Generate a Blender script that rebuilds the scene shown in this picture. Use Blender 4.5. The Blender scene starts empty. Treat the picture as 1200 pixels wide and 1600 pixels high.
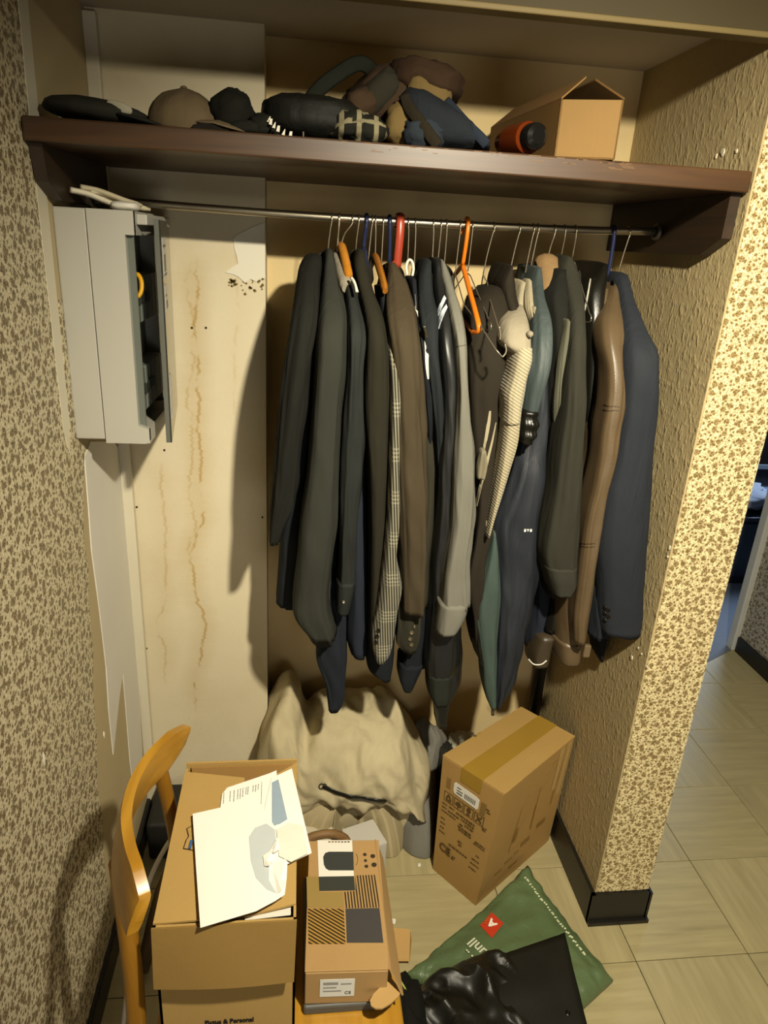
import bpy, bmesh, math, random
from mathutils import Vector, Matrix, noise
random.seed(7)
S = bpy.context.scene
COL = S.collection
PI = math.pi

# ------------------------------------------------------------------ camera
F_PX = 1095.0                                   # focal length in pixels of the 1200 x 1600 frame
CAM = Vector((0.0, 0.0, 1.65))
RX = Vector((0.99230363, 0.01187476, 0.12325781))   # world axes written in camera axes (x right, y down, z forward)
RY = Vector((-0.11056132, -0.36329868, 0.92508933))
RZ = Vector((0.05576461, -0.93159705, -0.35918971))
cam_d = bpy.data.cameras.new('camera'); cam = bpy.data.objects.new('camera', cam_d); COL.objects.link(cam)
cam_d.sensor_fit = 'VERTICAL'; cam_d.sensor_height = 32.0; cam_d.lens = F_PX / 1600.0 * 32.0
cam_d.clip_start = 0.02
right = Vector((RX.x, RY.x, RZ.x)); down = Vector((RX.y, RY.y, RZ.y)); fwd = Vector((RX.z, RY.z, RZ.z))
M = Matrix.Identity(4)
for i in range(3):
    M[i][0] = right[i]; M[i][1] = -down[i]; M[i][2] = -fwd[i]; M[i][3] = CAM[i]
cam.matrix_world = M
S.camera = cam

def at(x, y, X=None, Y=None, Z=None):
    """point of the room seen at a pixel of the photograph, on the plane X, Y or Z"""
    c = Vector((x - 600.0, y - 800.0, F_PX))
    r = Vector((RX.dot(c), RY.dot(c), RZ.dot(c)))
    if Z is not None: t = (Z - CAM.z) / r.z
    elif Y is not None: t = Y / r.y
    else: t = X / r.x
    return CAM + t * r

# ------------------------------------------------------------------ light
w = bpy.data.worlds.new('world'); S.world = w; w.use_nodes = True
w.node_tree.nodes['Background'].inputs[0].default_value = (0.55, 0.6, 0.7, 1)
w.node_tree.nodes['Background'].inputs[1].default_value = 0.03
def lamp(name, kind, loc, power, color, **k):
    d = bpy.data.lights.new(name, kind); d.energy = power; d.color = color
    for a, b in k.items(): setattr(d, a, b)
    o = bpy.data.objects.new(name, d); COL.objects.link(o); o.location = loc
    return o
bulb = lamp('hall_shaded_bulb', 'SPOT', (0.40, 0.14, 2.10), 212, (1.0, 0.91, 0.70), shadow_soft_size=0.03, spot_size=math.radians(112), spot_blend=1.0)
bulb.rotation_euler = Vector((0.12, 1.0, -1.02)).to_track_quat('-Z', 'Y').to_euler()
hall = lamp('fill_light_behind_viewer', 'AREA', (0.6, -1.55, 0.60), 17, (1.0, 0.95, 0.84), shape='RECTANGLE', size=0.9, size_y=1.1)  # added soft fill behind the viewer, lifts the shadows in the alcove
hall.rotation_euler = (math.radians(78), 0, 0)
far = lamp('far_room_window', 'AREA', (3.2, 3.9, 1.9), 60, (0.55, 0.72, 1.0), shape='RECTANGLE', size=0.8, size_y=1.0)
far.rotation_euler = (Vector((1.8, 2.8, 0)) - Vector((3.2, 3.9, 1.9))).to_track_quat('-Z', 'Y').to_euler()
S.view_settings.view_transform = 'Standard'; S.view_settings.look = 'None'
S.view_settings.exposure = 0.0; S.view_settings.gamma = 1.0
S.view_settings.use_curve_mapping = False

# ------------------------------------------------------------------ materials
def lin(h):
    h = h.lstrip('#'); o = []
    for i in (0, 2, 4):
        v = int(h[i:i+2], 16) / 255
        o.append(v / 12.92 if v <= 0.04045 else ((v + 0.055) / 1.055) ** 2.4)
    return tuple(o) + (1,)
class N:
    def __init__(s, name):
        s.m = bpy.data.materials.new(name); s.m.use_nodes = True
        s.t = s.m.node_tree; s.b = s.t.nodes['Principled BSDF']; s.out = s.t.nodes['Material Output']
    def new(s, typ, **k):
        n = s.t.nodes.new(typ)
        for a, b in k.items(): setattr(n, a, b)
        return n
    def link(s, a, b): s.t.links.new(a, b)
    def val(s, sock, v):
        if hasattr(v, 'is_output') or isinstance(v, bpy.types.NodeSocket): s.link(v, sock)
        else: sock.default_value = v
    def math(s, op, a, b=0.0, c=None, clamp=False):
        n = s.new('ShaderNodeMath', operation=op, use_clamp=clamp)
        s.val(n.inputs[0], a); s.val(n.inputs[1], b)
        if c is not None: s.val(n.inputs[2], c)
        return n.outputs[0]
    def mix(s, f, a, b, blend='MIX'):
        n = s.new('ShaderNodeMix', data_type='RGBA', blend_type=blend)
        s.val(n.inputs[0], f); s.val(n.inputs[6], a); s.val(n.inputs[7], b)
        return n.outputs[2]
    def coord(s, scale=(1, 1, 1), loc=(0, 0, 0), rot=(0, 0, 0), kind='Object'):
        tc = s.new('ShaderNodeTexCoord'); mp = s.new('ShaderNodeMapping')
        mp.inputs['Scale'].default_value = scale; mp.inputs['Location'].default_value = loc; mp.inputs['Rotation'].default_value = rot
        s.link(tc.outputs[kind], mp.inputs[0]); return mp.outputs[0]
    def noise(s, v, scale, detail=3, rough=0.55, dist=0.0):
        n = s.new('ShaderNodeTexNoise'); s.link(v, n.inputs['Vector'])
        n.inputs['Scale'].default_value = scale; n.inputs['Detail'].default_value = detail
        n.inputs['Roughness'].default_value = rough; n.inputs['Distortion'].default_value = dist
        return n.outputs[0]
    def voro(s, v, scale, feature='F1', rnd=1.0, dim='3D'):
        n = s.new('ShaderNodeTexVoronoi', feature=feature, voronoi_dimensions=dim); s.link(v, n.inputs['Vector'])
        n.inputs['Scale'].default_value = scale; n.inputs['Randomness'].default_value = rnd
        return n.outputs['Distance']
    def ramp(s, f, lo, hi):
        n = s.new('ShaderNodeMapRange'); n.clamp = True
        s.val(n.inputs[0], f); n.inputs[1].default_value = lo; n.inputs[2].default_value = hi
        return n.outputs[0]
    def bump(s, h, strength, dist=0.002):
        n = s.new('ShaderNodeBump'); s.link(h, n.inputs['Height']); n.inputs['Strength'].default_value = strength
        n.inputs['Distance'].default_value = dist; s.link(n.outputs[0], s.b.inputs['Normal'])
    def set(s, col=None, rough=None, metal=None, spec=None, sheen=None):
        if col is not None: s.val(s.b.inputs['Base Color'], col)
        if rough is not None: s.val(s.b.inputs['Roughness'], rough)
        if metal is not None: s.b.inputs['Metallic'].default_value = metal
        if spec is not None: s.b.inputs['Specular IOR Level'].default_value = spec
        if sheen is not None:
            s.b.inputs['Sheen Weight'].default_value = sheen; s.b.inputs['Sheen Roughness'].default_value = 0.4
        return s.m
CACHE = {}
def plain(hexc, rough=0.6, metal=0.0, var=0.12, scale=8, bump=0.0, bscale=300, spec=0.4, sheen=None):
    key = ('p', hexc, rough, metal, var, scale, bump, bscale, spec, sheen)
    if key in CACHE: return CACHE[key]
    n = N('surface_' + hexc.strip('#')); v = n.coord(); c = lin(hexc)
    f = n.noise(v, scale, 4)
    col = n.mix(f, tuple(x * (1 - var) for x in c[:3]) + (1,), tuple(min(1, x * (1 + var)) for x in c[:3]) + (1,))
    if bump: n.bump(n.noise(v, bscale, 2), bump, 0.001)
    CACHE[key] = n.set(col, rough, metal, spec, sheen); return CACHE[key]
def cloth(hexc, rough=0.88, bump=0.25, var=0.18, spec=0.15):
    key = ('cl', hexc, rough, bump, var, spec)
    if key in CACHE: return CACHE[key]
    n = N('cloth_' + hexc.strip('#')); v = n.coord(); c = lin(hexc)
    drape = n.noise(n.coord(scale=(1, 1, .16)), 34, 3, .5, .4)
    h = n.math('ADD', n.math('MULTIPLY', drape, 1.0), n.math('MULTIPLY', n.noise(v, 700, 2), .06))
    n.bump(h, .35, .012)
    f = n.noise(v, 9, 4)
    CACHE[key] = n.set(n.mix(f, tuple(x*(1-var) for x in c[:3]) + (1,), tuple(min(1, x*(1+var)) for x in c[:3]) + (1,)), rough, 0, spec); return CACHE[key]
def cardboard(hexc='#b08a52'):
    key = ('card', hexc)
    if key in CACHE: return CACHE[key]
    n = N('cardboard'); v = n.coord(); c = lin(hexc)
    st = n.noise(n.coord(scale=(1, 1, 0.15)), 220, 2)
    f = n.math('ADD', n.math('MULTIPLY', n.noise(v, 7, 5), 0.7), n.math('MULTIPLY', st, 0.3))
    col = n.mix(f, tuple(x * 0.86 for x in c[:3]) + (1,), tuple(min(1, x * 1.12) for x in c[:3]) + (1,))
    n.bump(st, 0.08, 0.001)
    CACHE[key] = n.set(col, 0.75, 0, 0.25); return CACHE[key]
def wood(hexa, hexb, axis='X', rough=0.4, scale=1.0, bump=0.05):
    key = ('w', hexa, hexb, axis, rough, scale)
    if key in CACHE: return CACHE[key]
    n = N('wood'); sc = {'X': (1.5, 22, 22), 'Y': (22, 1.5, 22), 'Z': (22, 22, 1.5)}[axis]
    v = n.coord(scale=tuple(x * scale for x in sc))
    f = n.noise(v, 2.0, 6, 0.6, 0.8)
    col = n.mix(n.ramp(f, 0.3, 0.7), lin(hexa), lin(hexb)); n.bump(f, bump, 0.002)
    CACHE[key] = n.set(col, rough, 0, 0.45); return CACHE[key]

def m_floral(axis, base, dark, mid, spec=0.3, rough=0.5, scale=1.0, d3=False):
    n = N('floral_wallpaper_' + axis)
    tc = n.new('ShaderNodeTexCoord'); sp = n.new('ShaderNodeSeparateXYZ'); n.link(tc.outputs['Object'], sp.inputs[0])
    cb = n.new('ShaderNodeCombineXYZ'); n.link(sp.outputs[0 if axis == 'X' else 1], cb.inputs[0]); n.link(sp.outputs[2], cb.inputs[1])
    v = cb.outputs[0]
    ds = n.new('ShaderNodeTexNoise'); n.link(v, ds.inputs['Vector']); ds.inputs['Scale'].default_value = 160
    va = n.new('ShaderNodeVectorMath', operation='SCALE'); n.link(ds.outputs['Color'], va.inputs[0]); va.inputs[3].default_value = 0.006
    vb = n.new('ShaderNodeVectorMath', operation='ADD'); n.link(v, vb.inputs[0]); n.link(va.outputs[0], vb.inputs[1]); v2 = vb.outputs[0]
    kb = 0.035 if axis == 'Y' else 0.0
    big = n.voro(v2, 40 * scale, rnd=0.8, dim='2D')
    petal = n.voro(v, 420 * scale, dim='2D')
    small = n.voro(v2, 92 * scale, rnd=0.9, dim='2D')
    tiny = n.voro(v2, 190 * scale, rnd=1.0, dim='2D')
    edge = n.voro(v2, 60 * scale, 'DISTANCE_TO_EDGE', dim='2D')
    f1 = n.math('MULTIPLY', n.math('SUBTRACT', 1, n.ramp(big, 0.20 + kb, 0.30 + kb)), n.math('ADD', 0.45, n.math('MULTIPLY', n.ramp(petal, 0.15, 0.55), 0.6)))
    f2 = n.math('MULTIPLY', n.math('SUBTRACT', 1, n.ramp(small, 0.20, 0.34)), 0.9)
    f3 = n.math('MULTIPLY', n.math('SUBTRACT', 1, n.ramp(tiny, 0.20, 0.34)), 0.7 - 7*kb)
    f4 = n.math('MULTIPLY', n.math('SUBTRACT', 1, n.ramp(edge, 0.018, 0.06)), 0.6 - 4*kb)
    fm = n.math('MAXIMUM', n.math('MAXIMUM', f1, f2), n.math('MAXIMUM', f3, f4), clamp=True)
    ink = n.mix(n.noise(v, 30, 2), lin(dark), lin(mid))
    paper = n.mix(n.noise(v, 4, 4), lin(base), tuple(x * 0.88 for x in lin(base)[:3]) + (1,))
    n.bump(n.math('ADD', n.noise(v, 260, 3), n.math('MULTIPLY', fm, -0.4)), 0.25, 0.0015)
    return n.set(n.mix(fm, paper, ink), rough, 0, spec)

def m_rough_wall(hexc):
    n = N('rough_plaster_wallpaper'); v = n.coord(scale=(1, 1, 0.6)); c = lin(hexc)
    h = n.math('ADD', n.noise(v, 120, 4, 0.6), n.math('MULTIPLY', n.ramp(n.noise(v, 60, 2), 0.5, 0.75), 0.8))
    n.bump(h, 0.42, 0.004)
    return n.set(n.mix(n.noise(v, 5, 4), tuple(x * .85 for x in c[:3]) + (1,), c), 0.8, 0, 0.2)

def m_stained_wall(hexc, stains=(), blot=0.3):
    """cream paint with speckles; stains = dried drip lines given as (x0, slope, wobble, seed, z_low, z_high, strength)"""
    n = N('stained_cream_wall'); v = n.coord(); c = lin(hexc)
    sp = n.new('ShaderNodeSeparateXYZ'); n.link(v, sp.inputs[0])
    X, Z = sp.outputs[0], sp.outputs[2]
    col = n.mix(n.noise(v, 3, 4), tuple(x * .86 for x in c[:3]) + (1,), c)
    blotch = n.ramp(n.noise(v, 5, 5, 0.65), 0.5, 0.78)
    col = n.mix(n.math('MULTIPLY', blotch, blot), col, lin('#b39a5e'))
    for (x0, sl, wob, seed, zl, zh, st) in stains:
        cb = n.new('ShaderNodeCombineXYZ'); n.link(Z, cb.inputs[2]); cb.inputs[0].default_value = seed
        big = n.noise(cb.outputs[0], 5, 1); fine = n.noise(cb.outputs[0], 45, 4, 0.7)
        ctr = n.math('ADD', n.math('MULTIPLY_ADD', n.math('SUBTRACT', big, 0.5), wob, x0), n.math('MULTIPLY', n.math('SUBTRACT', fine, 0.5), wob * .35))
        ctr = n.math('ADD', ctr, n.math('MULTIPLY', n.math('SUBTRACT', Z, 1.1), sl))
        d = n.math('SUBTRACT', X, ctr); ad = n.math('ABSOLUTE', d)
        line = n.math('SUBTRACT', 1, n.ramp(ad, 0.001, 0.007))
        halo = n.math('MULTIPLY', n.math('SUBTRACT', 1, n.ramp(ad, 0.0, 0.045)), 0.3)
        win = n.math('MULTIPLY', n.ramp(Z, zl, zl + .08), n.math('SUBTRACT', 1, n.ramp(Z, zh - .05, zh)))
        brk = n.ramp(n.noise(v, 22, 3), 0.34, 0.55)
        f = n.math('MULTIPLY', n.math('MAXIMUM', n.math('MULTIPLY', line, brk), halo), n.math('MULTIPLY', win, st), clamp=True)
        col = n.mix(f, col, lin('#a5843c'))
    speck = n.math('MULTIPLY', n.math('SUBTRACT', 1, n.ramp(n.voro(v, 38), 0.02, 0.07)), n.ramp(n.noise(v, 6, 2), 0.55, 0.65))
    col = n.mix(n.math('MULTIPLY', speck, 0.7), col, lin('#7a6437'))
    n.bump(n.noise(v, 90, 4), 0.25, 0.002)
    return n.set(col, 0.75, 0, 0.25)

def m_tile():
    n = N('streaked_vinyl_tile'); v = n.coord(scale=(1, 1, 1))
    oi = n.new('ShaderNodeObjectInfo'); rnd = oi.outputs['Random']
    mp = n.new('ShaderNodeMapping'); mp.inputs['Scale'].default_value = (2.2, 26, 1); n.link(v, mp.inputs[0])
    cb = n.new('ShaderNodeCombineXYZ'); n.link(n.math('MULTIPLY', rnd, 37.0), cb.inputs[0]); n.link(n.math('MULTIPLY', rnd, 19.0), cb.inputs[1])
    n.link(cb.outputs[0], mp.inputs['Location'])
    f = n.noise(mp.outputs[0], 1.6, 5, 0.6)
    col = n.mix(n.ramp(f, 0.3, 0.75), lin('#a0946c'), lin('#b8ab80'))
    dirt = n.ramp(n.noise(mp.outputs[0], 0.5, 5, 0.7), 0.6, 0.85)
    col = n.mix(n.math('MULTIPLY', dirt, 0.45), col, lin('#6b6040'))
    col = n.mix(n.math('MULTIPLY', rnd, 0.22), col, lin('#8a8062'))
    return n.set(col, n.math('ADD', 0.38, n.math('MULTIPLY', f, 0.2)), 0, 0.35)

def m_check(hexa, hexb, s=260.0):
    n = N('glen_check_wool'); tc = n.coord()
    sp = n.new('ShaderNodeSeparateXYZ'); n.link(tc, sp.inputs[0])
    def wave(a, k): return n.math('ADD', 0.5, n.math('MULTIPLY', n.math('SINE', n.math('MULTIPLY', a, k)), 0.5))
    xy = n.math('ADD', sp.outputs[0], n.math('MULTIPLY', sp.outputs[2], 0.09))
    a = wave(xy, 2 * PI / .0055); b = wave(sp.outputs[2], 2 * PI / .008)
    big = n.math('MULTIPLY', wave(sp.outputs[2], 2 * PI / .09), 0.7)
    f = n.math('ADD', n.math('MULTIPLY', n.ramp(a, .35, .65), 0.75), n.math('MULTIPLY', n.math('MULTIPLY', n.ramp(b, .4, .6), n.ramp(big, .45, .6)), 0.4), clamp=True)
    return n.set(n.mix(f, lin(hexa), lin(hexb)), 0.85, 0, 0.2, 0.1)

def m_knit(hexa, hexb):
    n = N('cable_knit_wool'); sp = n.new('ShaderNodeSeparateXYZ'); n.link(n.coord(), sp.inputs[0])
    d = n.math('ADD', sp.outputs[2], n.math('MULTIPLY', sp.outputs[0], 0.55))
    wv = n.math('ADD', 0.5, n.math('MULTIPLY', n.math('SINE', n.math('MULTIPLY', d, 2 * PI / .0066)), 0.5))
    n.bump(wv, 0.4, 0.002)
    return n.set(n.mix(n.ramp(wv, .1, .5), lin(hexa), lin(hexb)), 0.9, 0, 0.15, 0.2)

def m_leather(hexc, rough=0.38, spec=0.5):
    n = N('leather'); v = n.coord(); c = lin(hexc)
    n.bump(n.math('ADD', n.math('MULTIPLY', n.voro(v, 420), .35), n.noise(v, 30, 4)), 0.2, 0.002)
    return n.set(n.mix(n.noise(v, 12, 5), tuple(x * .7 for x in c[:3]) + (1,), tuple(x * 1.2 for x in c[:3]) + (1,)), rough, 0, spec)

def m_smoke():
    n = N('smoky_clear_plastic')
    tr = n.new('ShaderNodeBsdfTransparent'); tr.inputs[0].default_value = (0.44, 0.43, 0.40, 1)
    gl = n.new('ShaderNodeBsdfGlossy'); gl.inputs[0].default_value = (.9, .9, .9, 1); gl.inputs[1].default_value = 0.12
    fr = n.new('ShaderNodeFresnel'); fr.inputs[0].default_value = 1.45
    mx = n.new('ShaderNodeMixShader'); n.link(n.math('ADD', fr.outputs[0], 0.02), mx.inputs[0])
    n.link(tr.outputs[0], mx.inputs[1]); n.link(gl.outputs[0], mx.inputs[2]); n.link(mx.outputs[0], n.out.inputs[0])
    return n.m

def m_stripe(hexa, hexb, period, ang):
    n = N('striped_print'); sp = n.new('ShaderNodeSeparateXYZ'); n.link(n.coord(), sp.inputs[0])
    d = n.math('ADD', n.math('MULTIPLY', sp.outputs[0], math.cos(ang)), n.math('MULTIPLY', sp.outputs[1], math.sin(ang)))
    f = n.ramp(n.math('SINE', n.math('MULTIPLY', d, 2 * PI / period)), -.15, .15)
    return n.set(n.mix(f, lin(hexa), lin(hexb)), 0.6, 0, 0.3)

# ------------------------------------------------------------------ object helpers
OFF = {}
def tag(o, label=None, cat=None, group=None, kind=None):
    if label: o['label'] = label
    if cat: o['category'] = cat
    if group: o['group'] = group
    if kind: o['kind'] = kind
    return o
def thing(name, base, label, cat, group=None):
    o = bpy.data.objects.new(name, None); o.empty_display_size = 0.05; COL.objects.link(o)
    o.location = base; OFF[o.name] = Vector(base); return tag(o, label, cat, group)
def obj(name, vf, m, parent=None, base=None, smooth=False, label=None, kind=None):
    """one mesh object from world-space vertices; the origin sits at its thing's base"""
    vs, fs = vf
    off = OFF[parent.name] if parent else Vector(base or (0, 0, 0))
    me = bpy.data.meshes.new(name); me.from_pydata([tuple(Vector(v) - off) for v in vs], [], fs); me.update()
    bm = bmesh.new(); bm.from_mesh(me); bmesh.ops.recalc_face_normals(bm, faces=bm.faces); bm.to_mesh(me); bm.free()
    if smooth:
        for p in me.polygons: p.use_smooth = True
        if smooth != True:
            try: me.set_sharp_from_angle(angle=math.radians(smooth))
            except Exception: pass
    me.materials.append(m)
    o = bpy.data.objects.new(name, me); COL.objects.link(o)
    if parent: o.parent = parent
    else: o.location = off
    OFF[o.name] = off
    return tag(o, label, kind=kind)
def struct(name, vf, m, **k): return obj(name, vf, m, kind='structure', **k)
def join(*vfs):
    V, Fc = [], []
    for vs, fs in vfs:
        b = len(V); V += [Vector(v) for v in vs]; Fc += [tuple(i + b for i in f) for f in fs]
    return V, Fc
def box(lo, hi):
    (a, b, c), (d, e, f) = lo, hi
    return [(a,b,c),(d,b,c),(d,e,c),(a,e,c),(a,b,f),(d,b,f),(d,e,f),(a,e,f)], \
           [(0,3,2,1),(4,5,6,7),(0,1,5,4),(1,2,6,5),(2,3,7,6),(3,0,4,7)]
def xf(vf, loc=(0,0,0), rz=0.0, rx=0.0, ry=0.0):
    m = Matrix.Translation(loc) @ Matrix.Rotation(rz, 4, 'Z') @ Matrix.Rotation(ry, 4, 'Y') @ Matrix.Rotation(rx, 4, 'X')
    return [m @ Vector(v) for v in vf[0]], vf[1]
def rbox(lo, hi, r=0.003, seg=2):
    bm = bmesh.new(); vs, fs = box(lo, hi); b = [bm.verts.new(v) for v in vs]
    for f in fs: bm.faces.new([b[i] for i in f])
    bmesh.ops.bevel(bm, geom=list(bm.edges), offset=r, segments=seg, affect='EDGES', profile=0.5)
    bm.verts.index_update(); out = [v.co.copy() for v in bm.verts], [tuple(v.index for v in f.verts) for f in bm.faces]
    bm.free(); return out
def tube(path, r, n=8, cap=True, flat=1.0, up=None):
    """tube along a path; r may be a list; flat < 1 squeezes it along 'up'"""
    P = [Vector(p) for p in path]; V, Fc = [], []
    prev = None
    for i, p in enumerate(P):
        t = (P[min(i+1, len(P)-1)] - P[max(i-1, 0)]).normalized()
        if up is not None: a = Vector(up) - t * t.dot(Vector(up))
        elif prev is None: a = Vector((0,0,1)).cross(t) if abs(t.z) < .9 else Vector((1,0,0)).cross(t)
        else: a = prev - t * prev.dot(t)
        a = a.normalized() if a.length > 1e-6 else Vector((1,0,0)); prev = a; b = t.cross(a)
        rr = r[i] if isinstance(r, (list, tuple)) else r
        for k in range(n):
            q = 2 * PI * k / n; V.append(p + a * (math.cos(q) * rr * flat) + b * (math.sin(q) * rr))
    for i in range(len(P) - 1):
        for k in range(n):
            Fc.append((i*n+k, i*n+(k+1) % n, (i+1)*n+(k+1) % n, (i+1)*n+k))
    if cap: Fc.append(tuple(range(n))[::-1]); Fc.append(tuple((len(P)-1)*n+k for k in range(n)))
    return V, Fc
def smooth_path(pts, sub=6):
    P = [Vector(p) for p in pts]; out = []
    for i in range(len(P) - 1):
        a, b, c, d = P[max(i-1, 0)], P[i], P[i+1], P[min(i+2, len(P)-1)]
        for k in range(sub):
            t = k / sub
            out.append(0.5 * ((2*b) + (c-a)*t + (2*a-5*b+4*c-d)*t*t + (3*b-a-3*c+d)*t*t*t))
    out.append(P[-1]); return out
def prism(poly, vec):
    P = [Vector(p) for p in poly]; n = len(P); v = Vector(vec)
    return P + [p + v for p in P], [tuple(range(n))[::-1], tuple(range(n, 2*n))] + [(i, (i+1) % n, n+(i+1) % n, n+i) for i in range(n)]
def lathe(prof, c, n=20, axis='Z'):
    """profile of (radius, height) turned about an axis through c"""
    V, Fc = [], []
    for (r, h) in prof:
        for k in range(n):
            q = 2*PI*k/n; x, y = r*math.cos(q), r*math.sin(q)
            d = {'Z': (x, y, h), 'Y': (x, h, y), 'X': (h, x, y)}[axis]; V.append(Vector(c) + Vector(d))
    m = len(prof)
    for i in range(m-1):
        for k in range(n): Fc.append((i*n+k, i*n+(k+1) % n, (i+1)*n+(k+1) % n, (i+1)*n+k))
    Fc.append(tuple(range(n))[::-1]); Fc.append(tuple((m-1)*n+k for k in range(n)))
    return V, Fc
def fbm(p, o=4):
    return noise.fractal(Vector(p), 0.6, 2.1, o)
def ridge(p):
    return 1.0 - abs(noise.noise(Vector(p))) * 2.0
def blob(c, s, e=2.6, amp=0.08, freq=3.0, seed=0.0, rz=0.0, rx=0.0, ry=0.0, nu=28, nv=18, zmin=None):
    """soft rounded lump (superellipsoid with folds)"""
    V, Fc = [], []
    sg = lambda x: math.copysign(abs(x) ** (2 / e), x)
    for j in range(nv + 1):
        ph = -PI/2 + PI*j/nv
        for i in range(nu):
            th = 2*PI*i/nu
            d = Vector((sg(math.cos(ph))*sg(math.cos(th)), sg(math.cos(ph))*sg(math.sin(th)), sg(math.sin(ph))))
            k = 1 + amp * (fbm((d.x*freq+seed, d.y*freq, d.z*freq), 3) + 0.6*ridge((d.x*freq*1.3, d.y*freq*1.3+seed, d.z*freq)) - .3)
            V.append(Vector((d.x*s[0]*k, d.y*s[1]*k, d.z*s[2]*k)))
    for j in range(nv):
        for i in range(nu): Fc.append((j*nu+i, j*nu+(i+1) % nu, (j+1)*nu+(i+1) % nu, (j+1)*nu+i))
    V, Fc = xf((V, Fc), c, rz, rx, ry)
    if zmin is not None:
        for v in V: v.z = max(v.z, zmin + 0.0004 * (v.z - zmin))
    return V, Fc
def heap(outline, hfun, nr=26, nt=72, z0=0.004, centre=None):
    """heap of cloth: closed outline on the floor, height hfun(x, y, r) with r = 1 at the rim"""
    O = smooth_path(list(outline) + [outline[0]], 8)[:-1]; n = len(O)
    c = Vector(centre) if centre else sum(O, Vector((0,0,0))) / n
    V = [Vector((c.x, c.y, z0 + hfun(c.x, c.y, 0)))]; Fc = []
    for j in range(1, nr + 1):
        r = j / nr
        for i in range(nt):
            q = O[int(i*n/nt) % n]; p = c + (q - c) * r
            V.append(Vector((p.x, p.y, z0 + max(0.0, hfun(p.x, p.y, r)))))
    for i in range(nt): Fc.append((0, 1+i, 1+(i+1) % nt))
    for j in range(nr-1):
        for i in range(nt): Fc.append((1+j*nt+i, 1+(j+1)*nt+i, 1+(j+1)*nt+(i+1) % nt, 1+j*nt+(i+1) % nt))
    b = len(V)
    for i in range(nt):
        q = V[1+(nr-1)*nt+i]; V.append(Vector((q.x, q.y, 0.0015)))
    for i in range(nt): Fc.append((1+(nr-1)*nt+i, b+i, b+(i+1) % nt, 1+(nr-1)*nt+(i+1) % nt))
    Fc.append(tuple(b+i for i in range(nt))[::-1])
    return V, Fc
def quad_sheet(a, b, c, d, zf=None, nu=10, nv=10, th=0.0006):
    """thin sheet spanned by four corners, with offset zf(u, v) along its normal"""
    a, b, c, d = map(Vector, (a, b, c, d)); nrm = (b-a).cross(d-a).normalized()
    if nrm.z < 0: nrm = -nrm
    T, B = [], []
    for j in range(nv+1):
        for i in range(nu+1):
            u, v = i/nu, j/nv
            p = a*(1-u)*(1-v) + b*u*(1-v) + c*u*v + d*(1-u)*v
            p = p + nrm * (zf(u, v) if zf else 0)
            T.append(p + nrm*th); B.append(p)
    n = len(T); V = T + B; Fc = []; W = nu+1
    for j in range(nv):
        for i in range(nu):
            q = (j*W+i, j*W+i+1, (j+1)*W+i+1, (j+1)*W+i); Fc.append(q); Fc.append(tuple(k+n for k in q[::-1]))
    rim = [i for i in range(W)] + [j*W+nu for j in range(1, nv+1)] + [nv*W+i for i in range(nu-1, -1, -1)] + [j*W for j in range(nv-1, 0, -1)]
    for k in range(len(rim)):
        p, q = rim[k], rim[(k+1) % len(rim)]; Fc.append((p, p+n, q+n, q))
    return V, Fc
def text_mesh(txt, size, origin, xdir, ydir, lift=0.0008, ext=0.0003, align='LEFT', bold=0.0, sx=1.0):
    cu = bpy.data.curves.new('lettering', 'FONT'); cu.body = txt; cu.size = size; cu.extrude = ext; cu.align_x = align; cu.offset = bold
    cu.resolution_u = 3
    t = bpy.data.objects.new('lettering_tmp', cu); COL.objects.link(t)
    dg = bpy.context.evaluated_depsgraph_get(); me = bpy.data.meshes.new_from_object(t.evaluated_get(dg))
    x = Vector(xdir).normalized(); y = Vector(ydir); y = (y - x*x.dot(y)).normalized(); z = x.cross(y)
    V = [Vector(origin) + x*v.co.x*sx + y*v.co.y + z*(v.co.z + lift) for v in me.vertices]
    Fc = [tuple(p.vertices) for p in me.polygons]
    bpy.data.objects.remove(t); bpy.data.meshes.remove(me); bpy.data.curves.remove(cu)
    return V, Fc
def plate(o, xd, yd, x0, y0, x1, y1, th=0.0007, lift=0.0):
    """flat printed patch on a face: o = face origin, xd / yd = face axes (unit vectors), metres"""
    o, xd, yd = Vector(o), Vector(xd).normalized(), Vector(yd).normalized(); z = xd.cross(yd).normalized()
    P = [o + xd*a + yd*b + z*lift for a, b in ((x0, y0), (x1, y0), (x1, y1), (x0, y1))]
    return prism(P, z * th)
def disc(o, xd, yd, cx, cy, rx, ry, th=0.0007, n=18):
    o, xd, yd = Vector(o), Vector(xd).normalized(), Vector(yd).normalized(); z = xd.cross(yd).normalized()
    return prism([o + xd*(cx+rx*math.cos(2*PI*k/n)) + yd*(cy+ry*math.sin(2*PI*k/n)) for k in range(n)], z*th)

# ------------------------------------------------------------------ the room
XL, XR, YF, YC, YB = -0.43, 0.783, 1.27, 1.71, 1.80
XP = 0.928                                      # right edge of the pier
ZC = 2.45
M_CREAM = m_stained_wall('#d8ccae', [(-.245, .03, .09, 3.1, .35, 1.60, .75), (-.335, .02, .10, 8.7, .45, 1.12, .45), (-.262, .05, .12, 12.4, .80, 1.60, .45), (-.15, .0, .05, 5.5, 1.2, 1.66, .25)], .2)
M_BACK = m_stained_wall('#dcc593', [], .25)
M_LEFT = plain('#b3a27c', .8, var=.1, scale=4, bump=.2, bscale=120)
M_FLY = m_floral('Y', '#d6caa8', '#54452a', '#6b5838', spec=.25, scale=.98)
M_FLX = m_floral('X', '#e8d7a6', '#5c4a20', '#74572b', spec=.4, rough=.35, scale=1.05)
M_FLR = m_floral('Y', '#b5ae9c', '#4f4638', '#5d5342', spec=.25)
M_PLAIN = plain('#b5aa92', .8, var=.08, scale=3)
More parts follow.
